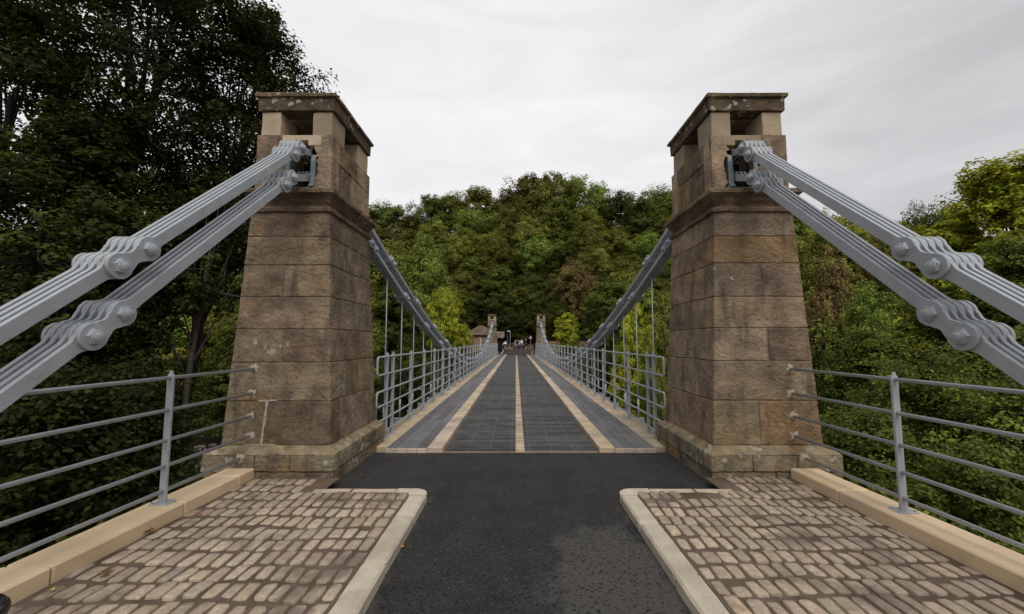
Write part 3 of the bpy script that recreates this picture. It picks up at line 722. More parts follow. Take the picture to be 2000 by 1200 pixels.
# ------------------------------------------------------------------ hangers
def zch(y):
    if any(abs(y-q) < .01 for q in UJ): return .515+.00862*(y-26.05)**2
    return .23+.00862*(y-26.05)**2
for s in (-1, 1):
    for k, y in enumerate(HJ):
        zt = zch(y)-.07; x = s*CX
        root = empty('hanger_rod', 'thin grey hanger rod on the %s side, %s counted from the near tower' % (side(s), ordn(k)), 'hanger rod', (x, y, -.16), 'hanger rods between chains and deck')
        b = MB(); b.tube([(0, 0, .0), (0, 0, zt+.16)], .0125, 7)
        b.build('rod', M['paint'], root, smooth=True)
        b = MB(); b.tube([(0, 0, 0), (0, 0, .42 if zt > .6 else max(.05, (zt+.16)*.5))], .022, 8); b.build('sleeve', M['paint'], root, smooth=True)
        b = MB(); b.box(-.125, .125, -.02, .02, zt+.16-.015, zt+.16+.015)
        for dx in (-.12, .12): b.box(dx-.006, dx+.006, -.02, .02, zt+.16, zt+.28)
        b.build('stirrup', M['paint'], root)

# ------------------------------------------------------------------ parapets
PRZ = [1.352, 1.071, .811, .582, .353, .155]
def parapet(s):
    x = s*2.195
    root = empty('parapet_railing', 'long grey tube-and-post parapet railing along the %s edge of the deck' % side(s), 'railing', (x, 26.05, .05), 'deck parapet railings')
    posts = [6.56, 6.88]+[6.88+1.163*k for k in range(1, 33)]+[45.22, 45.54]
    for k, y in enumerate(posts):
        b = MB(); wz = .028
        poly = [(-wz, .06), (wz, .06), (wz, 1.385), (.022, 1.40), (.012, 1.408), (.008, 1.425), (-.008, 1.425), (-.012, 1.408), (-.022, 1.40), (-wz, 1.385)]
        b.prism(poly, lambda a, c, d, y=y: (x+a, y+d, c), -.010, .010, c=.002)
        p = b.build('post', M['paint'], root)
        b = MB(); b.box(x-.07, x+.07, y-.045, y+.045, .0505, .062, c=.002); b.build('base_plate', M['paint'], p)
        if k % 2 == 1:
            b = MB(); pts = [(x, y, .50), (x+s*.17, y, .505)]+[(x+s*(.17+.10*math.sin(t)), y, .405+.10*math.cos(t)) for t in (.4, .8, 1.2, 1.57)]+[(x+s*.27, y, -.16)]
            b.tube(pts, .013, 8); b.build('stay', M['paint'], root, smooth=True)
    def bend(y, z1, z2, sg):
        r_ = .05; pts = []
        for t in np.linspace(0, math.pi/2, 5): pts.append((x, y+sg*r_*math.sin(t), z1-r_+r_*math.cos(t)))
        for t in np.linspace(0, math.pi/2, 5): pts.append((x, y+sg*r_*math.cos(t), z2+r_-r_*math.sin(t)))
        return pts
    ya, yb = 6.16, 45.94
    for z1, z2 in ((PRZ[0], PRZ[1]), (PRZ[2], PRZ[3]), (PRZ[4], PRZ[5])):
        b = MB(); pts = bend(yb, z1, z2, 1)+bend(ya, z1, z2, -1)[::-1]; pts.append(pts[0])
        b.tube(pts, .0165, 10, cap=False); b.build('rail_pair', M['paint'], root, smooth=True)
    rehome(root)
parapet(-1); parapet(1)
#VEG-BEGIN
# ------------------------------------------------------------------ trees
def leaf_mesh(name, P, Nn, size, tint, m, k=4):
    """P (n,3) positions, Nn (n,3) normals, size (n,), tint (n,)"""
    n = len(P)
    a = np.cross(Nn, rng.normal(size=(n, 3))); a /= np.linalg.norm(a, axis=1)[:, None]+1e-9
    c = np.cross(Nn, a)
    if k == 4: sh = [(-.5, 0, 0), (0, -.36, .0), (.5, 0, -.10), (0, .36, .0)]
    else: sh = [(-.5, 0, 0), (-.2, -.34, .06), (.25, -.30, .03), (.55, 0, -.10), (.25, .30, .03), (-.2, .34, .06)]
    V = np.stack([P + size[:, None]*(u*a+v*c+w_*Nn) for u, v, w_ in sh], axis=1).reshape(-1, 3)
    me = bpy.data.meshes.new(name); me.vertices.add(n*k); me.vertices.foreach_set('co', V.astype(np.float32).ravel())
    me.loops.add(n*k); me.loops.foreach_set('vertex_index', np.arange(n*k, dtype=np.int32))
    me.polygons.add(n); me.polygons.foreach_set('loop_start', np.arange(0, n*k, k, dtype=np.int32))
    at = me.attributes.new('tint', 'FLOAT', 'FACE'); at.data.foreach_set('value', tint.astype(np.float32))
    me.materials.append(m); me.update(calc_edges=True)
    return me
def unit(n):
    d = rng.normal(size=(n, 3)); return d/np.linalg.norm(d, axis=1)[:, None]
def gen_tree(name, H, W, nl, ns, nleaf, leaf, bark, m, base=.28, lean=(0, 0), tr=None, k=4, lobe=.30, twigs=False, center=None, gap=0., flat=.8, nlm=None, spread=1.0, droop=0, nsd=.55):
    """returns trunk mesh and crown mesh; origin at foot"""
    tr = tr or H*.022
    b = MB(); top = Vector((lean[0], lean[1], H*.80)); TP = []
    for i in range(9):
        t = i/8; TP.append(Vector((lean[0]*t**1.4, lean[1]*t**1.4, H*.80*t))+Vector((random.gauss(0, 1), random.gauss(0, 1), 0))*H*.008*(i > 0))
    b.tube(TP, [tr*(1.25 if i == 0 else 1)*(1-.8*i/8) for i in range(9)], 8)
    lobes = []
    for i in range(nl):
        t = (i+.5)/nl; h = base+(1-base)*(t**.8)                    # relative height
        q = (h-base)/(1-base)
        prof = math.sqrt(max(.02, 1-(max(0, (q-.38))/.64)**2)) if q > .38 else .70+.30*(q/.38)
        an = i*2.39996+random.uniform(-.5, .5); rad = W/2*prof*random.uniform(.35, .82)*spread
        rl = W*lobe*random.uniform(.6, 1.1)*.62
        if q > .86: rad *= .45
        c = Vector((lean[0]*h+rad*math.cos(an), lean[1]*h+rad*math.sin(an), H*h-rl*.55))
        lobes.append((c, rl))
        # limb from the trunk
        hz_ = max(.12, (c.z/H-.10-rad/H*.55)/.8); hz_ = min(random.uniform(.6, .97), hz_+random.uniform(-.06, .02)); hz_ = max(.08, hz_); f_ = hz_*8; j = min(7, int(f_)); s0 = TP[j].lerp(TP[j+1], f_-j)
        r0 = tr*(1-.8*hz_)*.55; mid = s0.lerp(c, .5)+Vector((0, 0, -.06*rad))+Vector((random.gauss(0, 1), random.gauss(0, 1), random.gauss(0, .6)))*rad*.09
        b.tube([s0, s0.lerp(mid, .5)+Vector((random.gauss(0, 1), random.gauss(0, 1), 0))*rad*.03, mid, mid.lerp(c, .55)+Vector((0, 0, .02*rad)), c], [r0, r0*.8, r0*.6, r0*.42, r0*.22], 6)
    P = []; Nn = []; T = []
    per = nleaf//(nl*ns)
    for (c, rl) in lobes:
        d = unit(ns); d[:, 2] = d[:, 2]*.9+.18; sc = np.array(c)+d*rl*rng.uniform(.45, 1.05, (ns, 1))*np.array([1, 1, flat])
        for q in range(ns):
            rs = rl*random.uniform(.22, .42)
            if random.random() < gap: continue
            n_ = int(per*random.uniform(.6, 1.4)); dd = unit(n_); dd[:, 2] *= .7
            rr_ = rng.uniform(.25, 1, (n_, 1))**.6
            p = sc[q]+dd*rs*rr_; p[:, 2] -= droop*rs*rng.uniform(0, 1, n_)
            P.append(p); tv = np.array([c.x-lean[0]*.6, c.y-lean[1]*.6, (c.z-H*.5)*.8])/(W*.5); out_ = tv*.55+d[q]*.45+dd*.42+np.array([0, 0, .45])
            nn = out_+rng.normal(size=(n_, 3))*nsd; Nn.append(nn/np.linalg.norm(nn, axis=1)[:, None])
            tb = random.uniform(.15, .85); T.append(np.clip(tb+rng.normal(0, .16, n_), 0, 1))
            if twigs and random.random() < twigs:
                e = Vector(sc[q]); b.tube([c, c.lerp(e, .5)+Vector((random.gauss(0, 1), random.gauss(0, 1), random.gauss(0, 1)))*rl*.06, e], [tr*.10, tr*.07, tr*.03], 4, cap=False)
    P = np.concatenate(P); Nn = np.concatenate(Nn); T = np.concatenate(T)
    cm = leaf_mesh(name+'_crown', P, Nn, leaf*rng.uniform(.65, 1.25, len(P)), T, m, k)
    o = b.build('trunk', bark, smooth=True); tm = o.data; bpy.data.objects.remove(o)
    return tm, cm
VAR = {}
def variant(kind, i):
    key = (kind, i)
    if key not in VAR:
        random.seed(hash(kind) % 1 + i*17 + len(kind)); 
        VAR[key] = gen_tree(kind, 10, 8.5 if i != 1 else 7.2, 24, 24, 24000, .21, M['bark'], L[kind], base=.18 if i else .26, lobe=.36, gap=.03, twigs=.1, nsd=.36)
    return VAR[key]
tree_count = {}
def put_tree(tm, cm, loc, sc, rz, label, cat='tree', group=None, name='broadleaf_tree'):
    root = empty(name, label, cat, loc, group); root.rotation_euler = (0, 0, rz); root.scale = sc
    for nm, me in (('trunk', tm), ('crown', cm)):
        o = bpy.data.objects.new(nm, me); C.objects.link(o); o.parent = root
    return root
def terr_z(x, y): return terr(x, y) - .15
PITCH = .079; FF = 772.5
def ray(px, py, Y):     # picture column and row on the photograph -> point at distance Y
    a = (px-1007.7)/FF; c = -(py-667.2+FF*math.tan(PITCH))/FF
    d = (a, math.cos(PITCH)-c*math.sin(PITCH), math.sin(PITCH)+c*math.cos(PITCH)); t = Y/d[1]
    return -.073+a*t, Y, 1.6+d[2]*t
def hill_row(Y, items, where, wpx=None, kinds=None):
    for k, (px, py, kind) in enumerate(items):
        y = Y+random.uniform(-2.5, 2.5); x, _, zt = ray(px, py, y); zb = terr_z(x, y); H = max(3.5, zt-zb)
        Wd = (wpx or 95)*y/FF*random.uniform(.9, 1.5); Wd = min(Wd, max(H*1.05, 5.5)); v = random.randrange(3)
        tm, cm = variant(kind, v)
        word = {'olive': 'olive green', 'green': 'mid green', 'dark': 'dark green', 'yellow': 'yellow-green', 'brown': 'brown-leaved', 'shade': 'very dark', 'bush': 'green'}[kind]
        put_tree(tm, cm, (x, y, zb), (Wd/8.5, Wd/8.5, H/10), random.uniform(0, 6.28), '%s tree %s, %s from left' % (word, where, ordn(k)), group='wooded hillside trees')
sky_pts = [(722, 408, 'green'), (762, 398, 'green'), (803, 420, 'brown'), (842, 378, 'dark'), (880, 380, 'green'), (935, 368, 'olive'), (985, 378, 'olive'), (1032, 346, 'olive'), (1078, 344, 'olive'), (1122, 348, 'green'), (1165, 358, 'green'), (1212, 378, 'dark'), (1256, 388, 'dark'), (1298, 366, 'green'), (1345, 372, 'olive'), (1395, 380, 'green'), (1450, 385, 'olive'), (1510, 392, 'green'), (560, 400, 'green'), (620, 400, 'olive'), (675, 405, 'green')]
sky_pts.sort()
hill_row(112, sky_pts, 'on the skyline of the far hillside', 115)
def mkrow(Y, py, x0, x1, step, where, mix, jit=14, wpx=95, off=0):
    it = []; x = x0
    while x < x1:
        it.append((x+random.uniform(-8, 8), py(x)+random.uniform(-jit, jit), random.choice(mix))); x += step*random.uniform(.85, 1.15)
    hill_row(Y, it, where, wpx)
skyl = lambda x: np.interp(x, [400, 720, 850, 1030, 1100, 1210, 1345, 1560, 1700, 2000], [400, 410, 385, 350, 350, 380, 375, 400, 425, 400])
mkrow(103, lambda x: skyl(x)+42, 560, 1560, 60, 'in the second row below the skyline', ['olive', 'green', 'olive', 'dark', 'olive'])
mkrow(95, lambda x: skyl(x)+85, 560, 1560, 60, 'in the upper half of the hillside', ['olive', 'green', 'dark', 'olive', 'olive'])
mkrow(87, lambda x: skyl(x)+125, 560, 1560, 62, 'half way down the hillside', ['olive', 'green', 'olive', 'dark', 'olive', 'green'], wpx=105)
mkrow(80, lambda x: 520+abs(x-1030)*.03, 560, 1560, 66, 'in the lower half of the hillside', ['dark', 'green', 'olive', 'olive'], wpx=110)
mkrow(74, lambda x: 560, 560, 1560, 72, 'near the foot of the hillside', ['dark', 'olive', 'green', 'dark'], wpx=120)
mkrow(69.5, lambda x: 600, 880, 1340, 55, 'at the foot of the hillside behind the far road', ['dark', 'shade', 'dark', 'olive'], wpx=120, jit=18)
# the far bank left and right of the bridge
mkrow(52, lambda x: 470+abs(x-800)*.2, 640, 850, 62, 'on the far river bank left of the bridge', ['green', 'olive', 'green'], wpx=150, jit=22)
mkrow(60, lambda x: 440, 380, 520, 55, 'on the far bank seen left of the left tower', ['olive', 'yellow', 'green'], wpx=120)
mkrow(46.5, lambda x: 560, 640, 800, 60, 'low on the far bank by the left chain', ['green', 'dark', 'green'], wpx=120, jit=12)
mkrow(60, lambda x: 408+(x-1560)*.12, 1545, 1760, 50, 'on the skyline right of the right tower', ['yellow', 'olive', 'yellow', 'green'], wpx=105, jit=6)
mkrow(56, lambda x: 405, 1790, 1880, 45, 'in the dark clump on the right skyline', ['dark', 'dark'], wpx=90, jit=8)
mkrow(48, lambda x: 455+(x-1560)*.05, 1545, 2010, 62, 'on the far bank right of the right tower', ['olive', 'green', 'dark', 'olive'], wpx=140, jit=10)
mkrow(50, lambda x: 560, 1190, 1345, 50, 'on the far bank behind the right chain', ['dark', 'olive', 'green'], wpx=110)
mkrow(42, lambda x: 520, 300, 500, 60, 'low on far bank left of left tower', ['dark', 'green', 'olive'], wpx=150, jit=25)
mkrow(38, lambda x: 640, 300, 500, 60, 'by the water left of the left tower', ['dark', 'green', 'dark'], wpx=150, jit=15)
# single trees that stand out
def single(kind, v, px, py, Y, wpx, label, name='broadleaf_tree', H=None):
    x, y, zt = ray(px, py, Y); zb = terr_z(x, Y); 
    if H: zb = max(zb, zt-H)
    tm, cm = variant(kind, v); W_ = wpx*Y/FF
    put_tree(tm, cm, (x, Y, zb), (W_/8.5, W_/8.5, (zt-zb)/10), random.uniform(0, 6), label, name=name)
single('yellow', 0, 868, 562, 45, 85, 'yellowing young tree beside the river left of the tollhouse')
single('yellow', 2, 905, 632, 44, 42, 'small bright yellow-green shrub in front of the tollhouse', 'shrub')
single('yellow', 1, 1108, 612, 50, 78, 'bright yellow-green small tree right of the distant right tower')
single('brown', 0, 1120, 512, 71, 105, 'brownish tree with a thin bare stem behind the far right tower')
single('yellow', 1, 1236, 590, 34, 110, 'yellow-olive bush beyond the river behind the right parapet', 'bush')
single('olive', 2, 1300, 572, 30, 100, 'pale green bush beside the right tower behind the parapet', 'bush')
single('green', 1, 700, 600, 36, 150, 'green tree rising from the river bank behind the first left hanger rods')
single('dark', 2, 800, 655, 37, 110, 'dark low tree on the bank below the left chain')
single('dark', 0, 1190, 650, 39, 90, 'dark low tree on the bank below the right chain')
single('brown', 1, 1625, 500, 27, 150, 'bronze-leaved tree just right of the right tower')
single('brown', 2, 1590, 580, 24, 110, 'lower bronze-leaved tree close against the right tower')
single('olive', 0, 1730, 455, 33, 170, 'tall olive tree behind the right backstay chains')
single('green', 2, 1690, 560, 22, 190, 'mid green tree below the lower right chain')

# ------------------------------------------------------------------ near trees on the banks
random.seed(21)
def near_tree(label, kind, px, py, Y, Wm, nl, ns, nleaf, leaf, seedv, lean=(0, 0), base=.2, bark='bark', gap=.1, lobe=.30, tr=None, foot=None, twigs=.5, spread=1.0, name='broadleaf_tree', k=6, zb=None, H=None):
    random.seed(seedv); x, y, zt = ray(px, py, Y)
    fx, fy = (foot if foot else (x-lean[0], Y-lean[1])); 
    z0_ = terr_z(fx, fy) if zb is None else zb; Hh = zt-z0_ if H is None else H
    tm, cm = gen_tree('near', Hh, Wm, nl, ns, nleaf, leaf, M[bark], L[kind], base=base, lean=lean, lobe=lobe, gap=gap, twigs=twigs, tr=tr, k=k, spread=spread)
    return put_tree(tm, cm, (fx, fy, z0_), (1, 1, 1), 0, label, name=name)
# left: big dark trees, canopy over the corner of the picture
near_tree('huge dark tree filling the upper left corner with sky specks between its leaves', 'shade', 345, -140, 10.5, 8.8, 46, 36, 88000, .085, 31, lean=(1.6, .2), base=.50, gap=.27, lobe=.27, tr=.26, twigs=.8)
near_tree('dark dense tree at the left edge behind the upper chain', 'shade', 40, -60, 8.5, 6.6, 34, 32, 58000, .085, 33, base=.16, gap=.22, lobe=.31, tr=.22)
near_tree('dark rounded tree directly behind the joints of the left chains', 'shade', 170, 215, 8.0, 5.0, 36, 34, 70000, .08, 35, base=.12, gap=.05, lobe=.34, tr=.2)
near_tree('dark leafy tree beside the left tower with a branch over its top', 'shade', 500, 20, 11.5, 5.6, 34, 34, 52000, .082, 37, lean=(1.8, 0), base=.60, gap=.22, lobe=.29, tr=.22)
near_tree('slender leaning bare-stemmed tree between the left fence post and the tower', 'shade', 430, 330, 9.5, 3.6, 14, 24, 9000, .10, 39, lean=(1.1, .1), base=.72, bark='greybark', gap=.1, tr=.13)
near_tree('second slender leaning stem behind the left fence', 'shade', 330, 330, 10.8, 4.0, 14, 24, 9000, .10, 41, lean=(.9, .2), base=.66, gap=.1, tr=.12)
near_tree('low dark bush below the left fence at the picture edge', 'shade', 40, 700, 5.2, 4.4, 26, 30, 40000, .062, 43, base=.05, gap=.02, lobe=.36, name='bush')
near_tree('dark bush below the left fence post', 'shade', 215, 730, 6.2, 3.6, 26, 30, 34000, .062, 45, base=.05, gap=.02, lobe=.36, name='bush')
near_tree('dark bush behind the middle of the left fence', 'shade', 90, 560, 9.0, 5.0, 30, 30, 44000, .075, 49, base=.05, gap=.02, lobe=.36, name='bush')
near_tree('small green bush in front of the river left of the left tower', 'bush', 335, 800, 8.4, 1.7, 14, 20, 9000, .075, 47, base=.05, gap=.02, lobe=.36, name='bush')
# right: leafy bank
near_tree('tall yellow-green tree at the right edge above the upper chain', 'yellow', 1950, 312, 15, 6.6, 40, 32, 80000, .13, 51, base=.25, gap=.02, lobe=.28)
near_tree('yellow-green tree behind the joint of the upper right chain', 'yellow', 1860, 430, 17, 5.2, 26, 26, 34000, .15, 52, base=.3, gap=.03, lobe=.28)
near_tree('bright green tree below the yellow one at the right edge', 'green', 1975, 460, 12.5, 5.4, 32, 30, 42000, .10, 53, base=.2, gap=.06, lobe=.32)
near_tree('fresh green tree between the two right chains', 'bush', 1840, 560, 14, 4.8, 28, 28, 28000, .12, 54, base=.15, gap=.05, lobe=.33)
near_tree('leafy bush just right of the right tower behind the fence', 'bush', 1690, 640, 11, 3.6, 30, 32, 46000, .07, 55, base=.1, gap=.04, lobe=.34, name='bush')
near_tree('broad leafy bush behind the right fence post', 'bush', 1800, 690, 8.6, 4.4, 34, 34, 60000, .06, 57, base=.05, gap=.03, lobe=.34, name='bush')
near_tree('leafy bush below the right chain at the picture edge', 'bush', 1990, 700, 6.8, 4.0, 32, 32, 54000, .055, 59, base=.05, gap=.03, lobe=.36, name='bush')
near_tree('low dark green bush under the right fence', 'dark', 1700, 800, 7.4, 2.8, 26, 28, 30000, .055, 61, base=.05, gap=.02, lobe=.36, name='bush')
near_tree('low dark green bush under the right fence near the picture edge', 'dark', 1930, 880, 5.4, 2.8, 26, 28, 34000, .048, 62, base=.05, gap=.02, lobe=.36, name='bush')
# undergrowth: leaf litter shrubs over the banks
def scatter(n, xr, yr, size, m, name, hmax=.5, clump=30):
    P = []; T = []
    for _ in range(n//clump):
        x = random.uniform(*xr); y = random.uniform(*yr); z = terr(x, y)
        if z < -6.7 or (abs(x) < 4.0 and (y < 7 or y > 44)): continue
        r_ = random.uniform(.25, .8)*size*5; d = unit(clump); d[:, 2] = abs(d[:, 2])*hmax/.6
        P.append(np.array([x, y, z])+d*r_*rng.uniform(.4, 1, (clump, 1))); T.append(np.clip(random.uniform(.1, .9)+rng.normal(0, .15, clump), 0, 1))
    P = np.concatenate(P); T = np.concatenate(T); nn = rng.normal(size=P.shape)*.6+np.array([0, 0, .8]); nn /= np.linalg.norm(nn, axis=1)[:, None]
    me = leaf_mesh(name, P, nn, size*rng.uniform(.6, 1.3, len(P)), T, m); o = bpy.data.objects.new(name, me); C.objects.link(o); tag(o, 'dense undergrowth covering the ground', 'undergrowth', kind='stuff'); return o
random.seed(5)
tag(scatter(60000, (-22, -3.7), (-6, 15), .10, L['shade'], 'undergrowth'), 'dark undergrowth on the near bank left of the bridge')
tag(scatter(60000, (3.7, 24), (-6, 15), .10, L['bush'], 'undergrowth'), 'green undergrowth on the near bank right of the bridge')
tag(scatter(70000, (-50, 60), (36, 66), .24, L['dark'], 'undergrowth', .8), 'undergrowth along the far river bank')
tag(scatter(70000, (-60, 70), (64, 118), .35, L['dark'], 'undergrowth', 1.), 'undergrowth beneath the trees of the hillside')
# rocks at the water's edge
random.seed(9); b = MB()
import bmesh
for _ in range(260):
    x = random.uniform(-26, -9); y = random.uniform(13, 34); r_ = random.uniform(.12, .5); z = -7.0
    bm = bmesh.new(); bmesh.ops.create_icosphere(bm, subdivisions=1, radius=1)
    q = Vector((x, y, z)); sc = Vector((random.uniform(.7, 1.4), random.uniform(.6, 1), random.uniform(.3, .6)))*r_
    b.add([(v.co.x*sc.x+x+random.uniform(-.1, .1)*r_, v.co.y*sc.y+y, v.co.z*sc.z+z) for v in bm.verts], [[v.index for v in f.verts] for f in bm.faces]); bm.free()
tag(b.build('river_stones', M['rock']), 'scattered stones in the shallow river left of the left tower', 'stones', kind='stuff')
#VEG-END
#FAR-BEGIN
# ------------------------------------------------------------------ far bank: tollhouse, signs, walls
def zat(y): return zf(y)
th = empty('tollhouse', 'small stone tollhouse with mossy hipped roof left of the far tower', 'house', (-4.9, 55, -.2))
b = MB(); rr = random.Random(8); z = -.6
hx0, hx1, hy0, hy1 = -6.6, -3.05, 52.2, 56.5
while z < 2.55:
    for (ax_, f0, f1, cst, dr) in (('x', hx0, hx1, hy0, -1), ('x', hx0, hx1, hy1, 1), ('y', hy0, hy1, hx0, -1), ('y', hy0, hy1, hx1, 1)):
        t = f0
        while t < f1-.01:
            L_ = min(rr.uniform(.3, .6), f1-t); k = rr.uniform(.75, 1.2); tt_ = (k*1.05, k, k*rr.uniform(.9, 1))
            if ax_ == 'x': b.box(t+.006, t+L_-.006, min(cst, cst-dr*.3), max(cst, cst-dr*.3), z+.006, z+.255, tt_)
            elif L_ > .05: b.box(min(cst, cst-dr*.3), max(cst, cst-dr*.3), max(t, hy0+.31)+.006, min(t+L_, hy1-.31)-.006, z+.006, z+.255, tt_) if min(t+L_, hy1-.31)-max(t, hy0+.31) > .05 else None
            t += L_
    z += .26
b.build('wall', M['brick'], th)
def hip(x0, x1, y0, y1, ze, za, name, ridge):
    b = MB(); o_ = .3; cx_ = (x0+x1)/2
    E0 = [(x0-o_, y0-o_, ze), (x1+o_, y0-o_, ze), (x1+o_, y1+o_, ze), (x0-o_, y1+o_, ze)]
    R0 = [(cx_-ridge, (y0+y1)/2, za), (cx_+ridge, (y0+y1)/2, za)]
    b.add(E0+R0+[(p[0], p[1], p[2]-.1) for p in E0], [(0, 1, 5, 4), (1, 2, 5), (2, 3, 4, 5), (3, 0, 4), (0, 6, 7, 1), (1, 7, 8, 2), (2, 8, 9, 3), (3, 9, 6, 0), (9, 8, 7, 6)])
    # tile courses standing proud
    for k in range(1, 7):
        t = k/7; 
        def lp(a, c): return tuple(a[i]+(c[i]-a[i])*t+(.03 if i == 2 else 0) for i in range(3))
        q = [lp(E0[0], R0[0]), lp(E0[1], R0[1]), lp(E0[2], R0[1]), lp(E0[3], R0[0])]
        for a_, c_ in ((0, 1), (1, 2), (2, 3), (3, 0)): b.tube([q[a_], q[c_]], .025, 4)
    return b.build(name, M['slate'], th)
hip(hx0, hx1, hy0, hy1, 2.52, 3.75, 'roof', .35)
b = MB(); b.box(hx0+1.0, hx0+2.7, hy0-.05, hy0-.005, .25, 2.1, (.8, .85, .7)); sh_ = b.build('shutter', mat('ochre_boards', (.26, .20, .13), .8, .2, 6), th)
b = MB(); b.box(hx0+1.82, hx0+1.90, hy0-.075, hy0-.052, .25, 2.1); b.build('mullion', M['white'], sh_)
b = MB(); b.box(-2.95, -2.0, 53.0, 55.5, -.3, 2.1); b.build('porch_wall', M['dark'], th)
b = MB(); b.add([(-3.05, 52.6, 2.15), (-1.65, 52.6, 2.15), (-1.65, 54.6, 2.95), (-3.05, 54.6, 2.95), (-3.05, 52.6, 2.05), (-1.65, 52.6, 2.05), (-1.65, 54.6, 2.05), (-3.05, 54.6, 2.05)], [(0, 1, 2, 3), (0, 4, 5, 1), (1, 5, 6, 2), (2, 6, 7, 3), (3, 7, 4, 0), (7, 6, 5, 4)])
b.build('porch_roof', M['slate'], th); rehome(th)
# long boundary wall behind the far road
def rubble(name, x0, x1, y, z0, z1, label, th_=.4, seed=1):
    b = MB(); rr = random.Random(seed); z = z0
    while z < z1-.05:
        x = x0
        while x < x1-.05:
            L_ = min(rr.uniform(.3, .7), x1-x); k = rr.uniform(.65, 1.1); b.box(x+.006, x+L_-.006, y, y+th_, z+.005, z+.215, (k, k, k)); x += L_
        z += .22
    b.box(x0, x1, y-.03, y+th_+.03, z, z+.09, (.8, .8, .8)); o = b.build(name, M['brick']); tag(o, label, 'wall')
rubble('rubble_wall', -6, 2.9, 67.0, .1, .85, 'low dark rubble wall behind the people on the far road', seed=2)
rubble('rubble_wall', 3.2, 15, 62.5, .0, 1.5, 'higher pinkish rubble wall to the right of the far right tower', seed=3)
cs = empty('chevron_sign', 'black and white chevron road sign on a pale backing board', 'road sign', (.5, 66.4, .3))
b = MB(); b.box(-.30, 1.75, 66.4, 66.46, .95, 1.85, c=.01); b.build('backing_board', M['pink'], cs)
b = MB(); b.box(-.02, 1.55, 66.37, 66.396, 1.18, 1.72); pn = b.build('panel', M['black'], cs)
for cx_ in (.32,):
    b = MB(); b.prism([(cx_-.02, 1.20), (cx_+.16, 1.20), (cx_+.36, 1.45), (cx_+.16, 1.70), (cx_-.02, 1.70), (cx_+.18, 1.45)], lambda a, c, d: (a, 66.365-d, c), 0, .004)
    b.build('chevron', M['white'], pn)
for px_ in (-.1, 1.5):
    b = MB(); b.box(px_, px_+.09, 66.47, 66.55, .2, 1.85); b.build('post', M['paint'], cs)
rehome(cs)
ws = empty('warning_sign', 'red-edged triangular warning sign on a thin post right of the people', 'road sign', (2.35, 66, .3))
b = MB(); b.tube([(2.35, 66, .2), (2.35, 66, 2.5)], .035, 6); b.build('post', M['paint'], ws)
b = MB(); b.prism([(2.35-.36, 2.05), (2.35+.36, 2.05), (2.35, 2.68)], lambda a, c, d: (a, 65.95-d, c), 0, .012); pl = b.build('plate', M['red'], ws)
b = MB(); b.prism([(2.35-.245, 2.115), (2.35+.245, 2.115), (2.35, 2.545)], lambda a, c, d: (a, 65.935-d, c), 0, .003); b.build('field', M['white'], pl)
b = MB(); b.prism([(2.30, 2.17), (2.40, 2.17), (2.40, 2.36), (2.30, 2.36)], lambda a, c, d: (a, 65.930-d, c), 0, .003); b.build('symbol', M['black'], pl); rehome(ws)
fp = empty('fingerpost', 'tall thin post with one short arm pointing left over the far road', 'signpost', (-1.0, 64, .3))
b = MB(); b.tube([(-1.0, 64, .2), (-1.0, 64, 3.4)], .04, 8); b.build('post', M['paint'], fp)
b = MB(); b.box(-1.5, -1.04, 63.98, 64.02, 3.14, 3.36, c=.01); b.build('arm', mat('pale_grey', (.42, .45, .44), .6, .1, 5), fp); rehome(fp)
b = MB(); b.gbox(lambda u, v, w_: (-1.47+.14*u, 63.2+.14*v, .2+2.15*w_), (.14, .14, 2.1), (2, 2, 4), .02, .004); tag(b.build('gate_post', M['rock']), 'weathered upright gate post left of the fingerpost', 'post')
b = MB(); b.gbox(lambda u, v, w_: (3.55+1.25*u, 49.0+.06*v, 1.44+.09*w_), (1.25, .06, .09), (4, 1, 1), .01, .004); br = b.build('rail', mat('orange_wood', (.45, .25, .09), .8, .2, 5))
tr_ = empty('timber_barrier', 'orange-brown timber rail beside the distant right tower', 'barrier', (4.2, 49, 0)); br.parent = tr_
for px_ in (3.7, 4.6):
    b = MB(); b.box(px_, px_+.08, 49.07, 49.14, -.5, 1.55); b.build('post', br.data.materials[0], tr_)
rehome(tr_)
for s in (-1, 1):
    b = MB(); b.gbox(lambda u, v, w_: (s*(1.78+.12*u) if s > 0 else -1.9+.12*u, (46.6)+(.12 if s > 0 else 13)*v, .0+(.42 if s > 0 else .14)*w_+(.0 if s > 0 else .27*sstep(47, 60, 46.6+13*v))), (.12, 1, .3), (1, 12 if s < 0 else 2, 2), .01, .003)
    o = b.build('kerb_line' if s < 0 else 'guard_stone', M['kerbstone']); tag(o, 'pale kerb line running up the left of the far road' if s < 0 else 'small pale guard stone at the far right end of the deck', 'kerb' if s < 0 else 'stone')

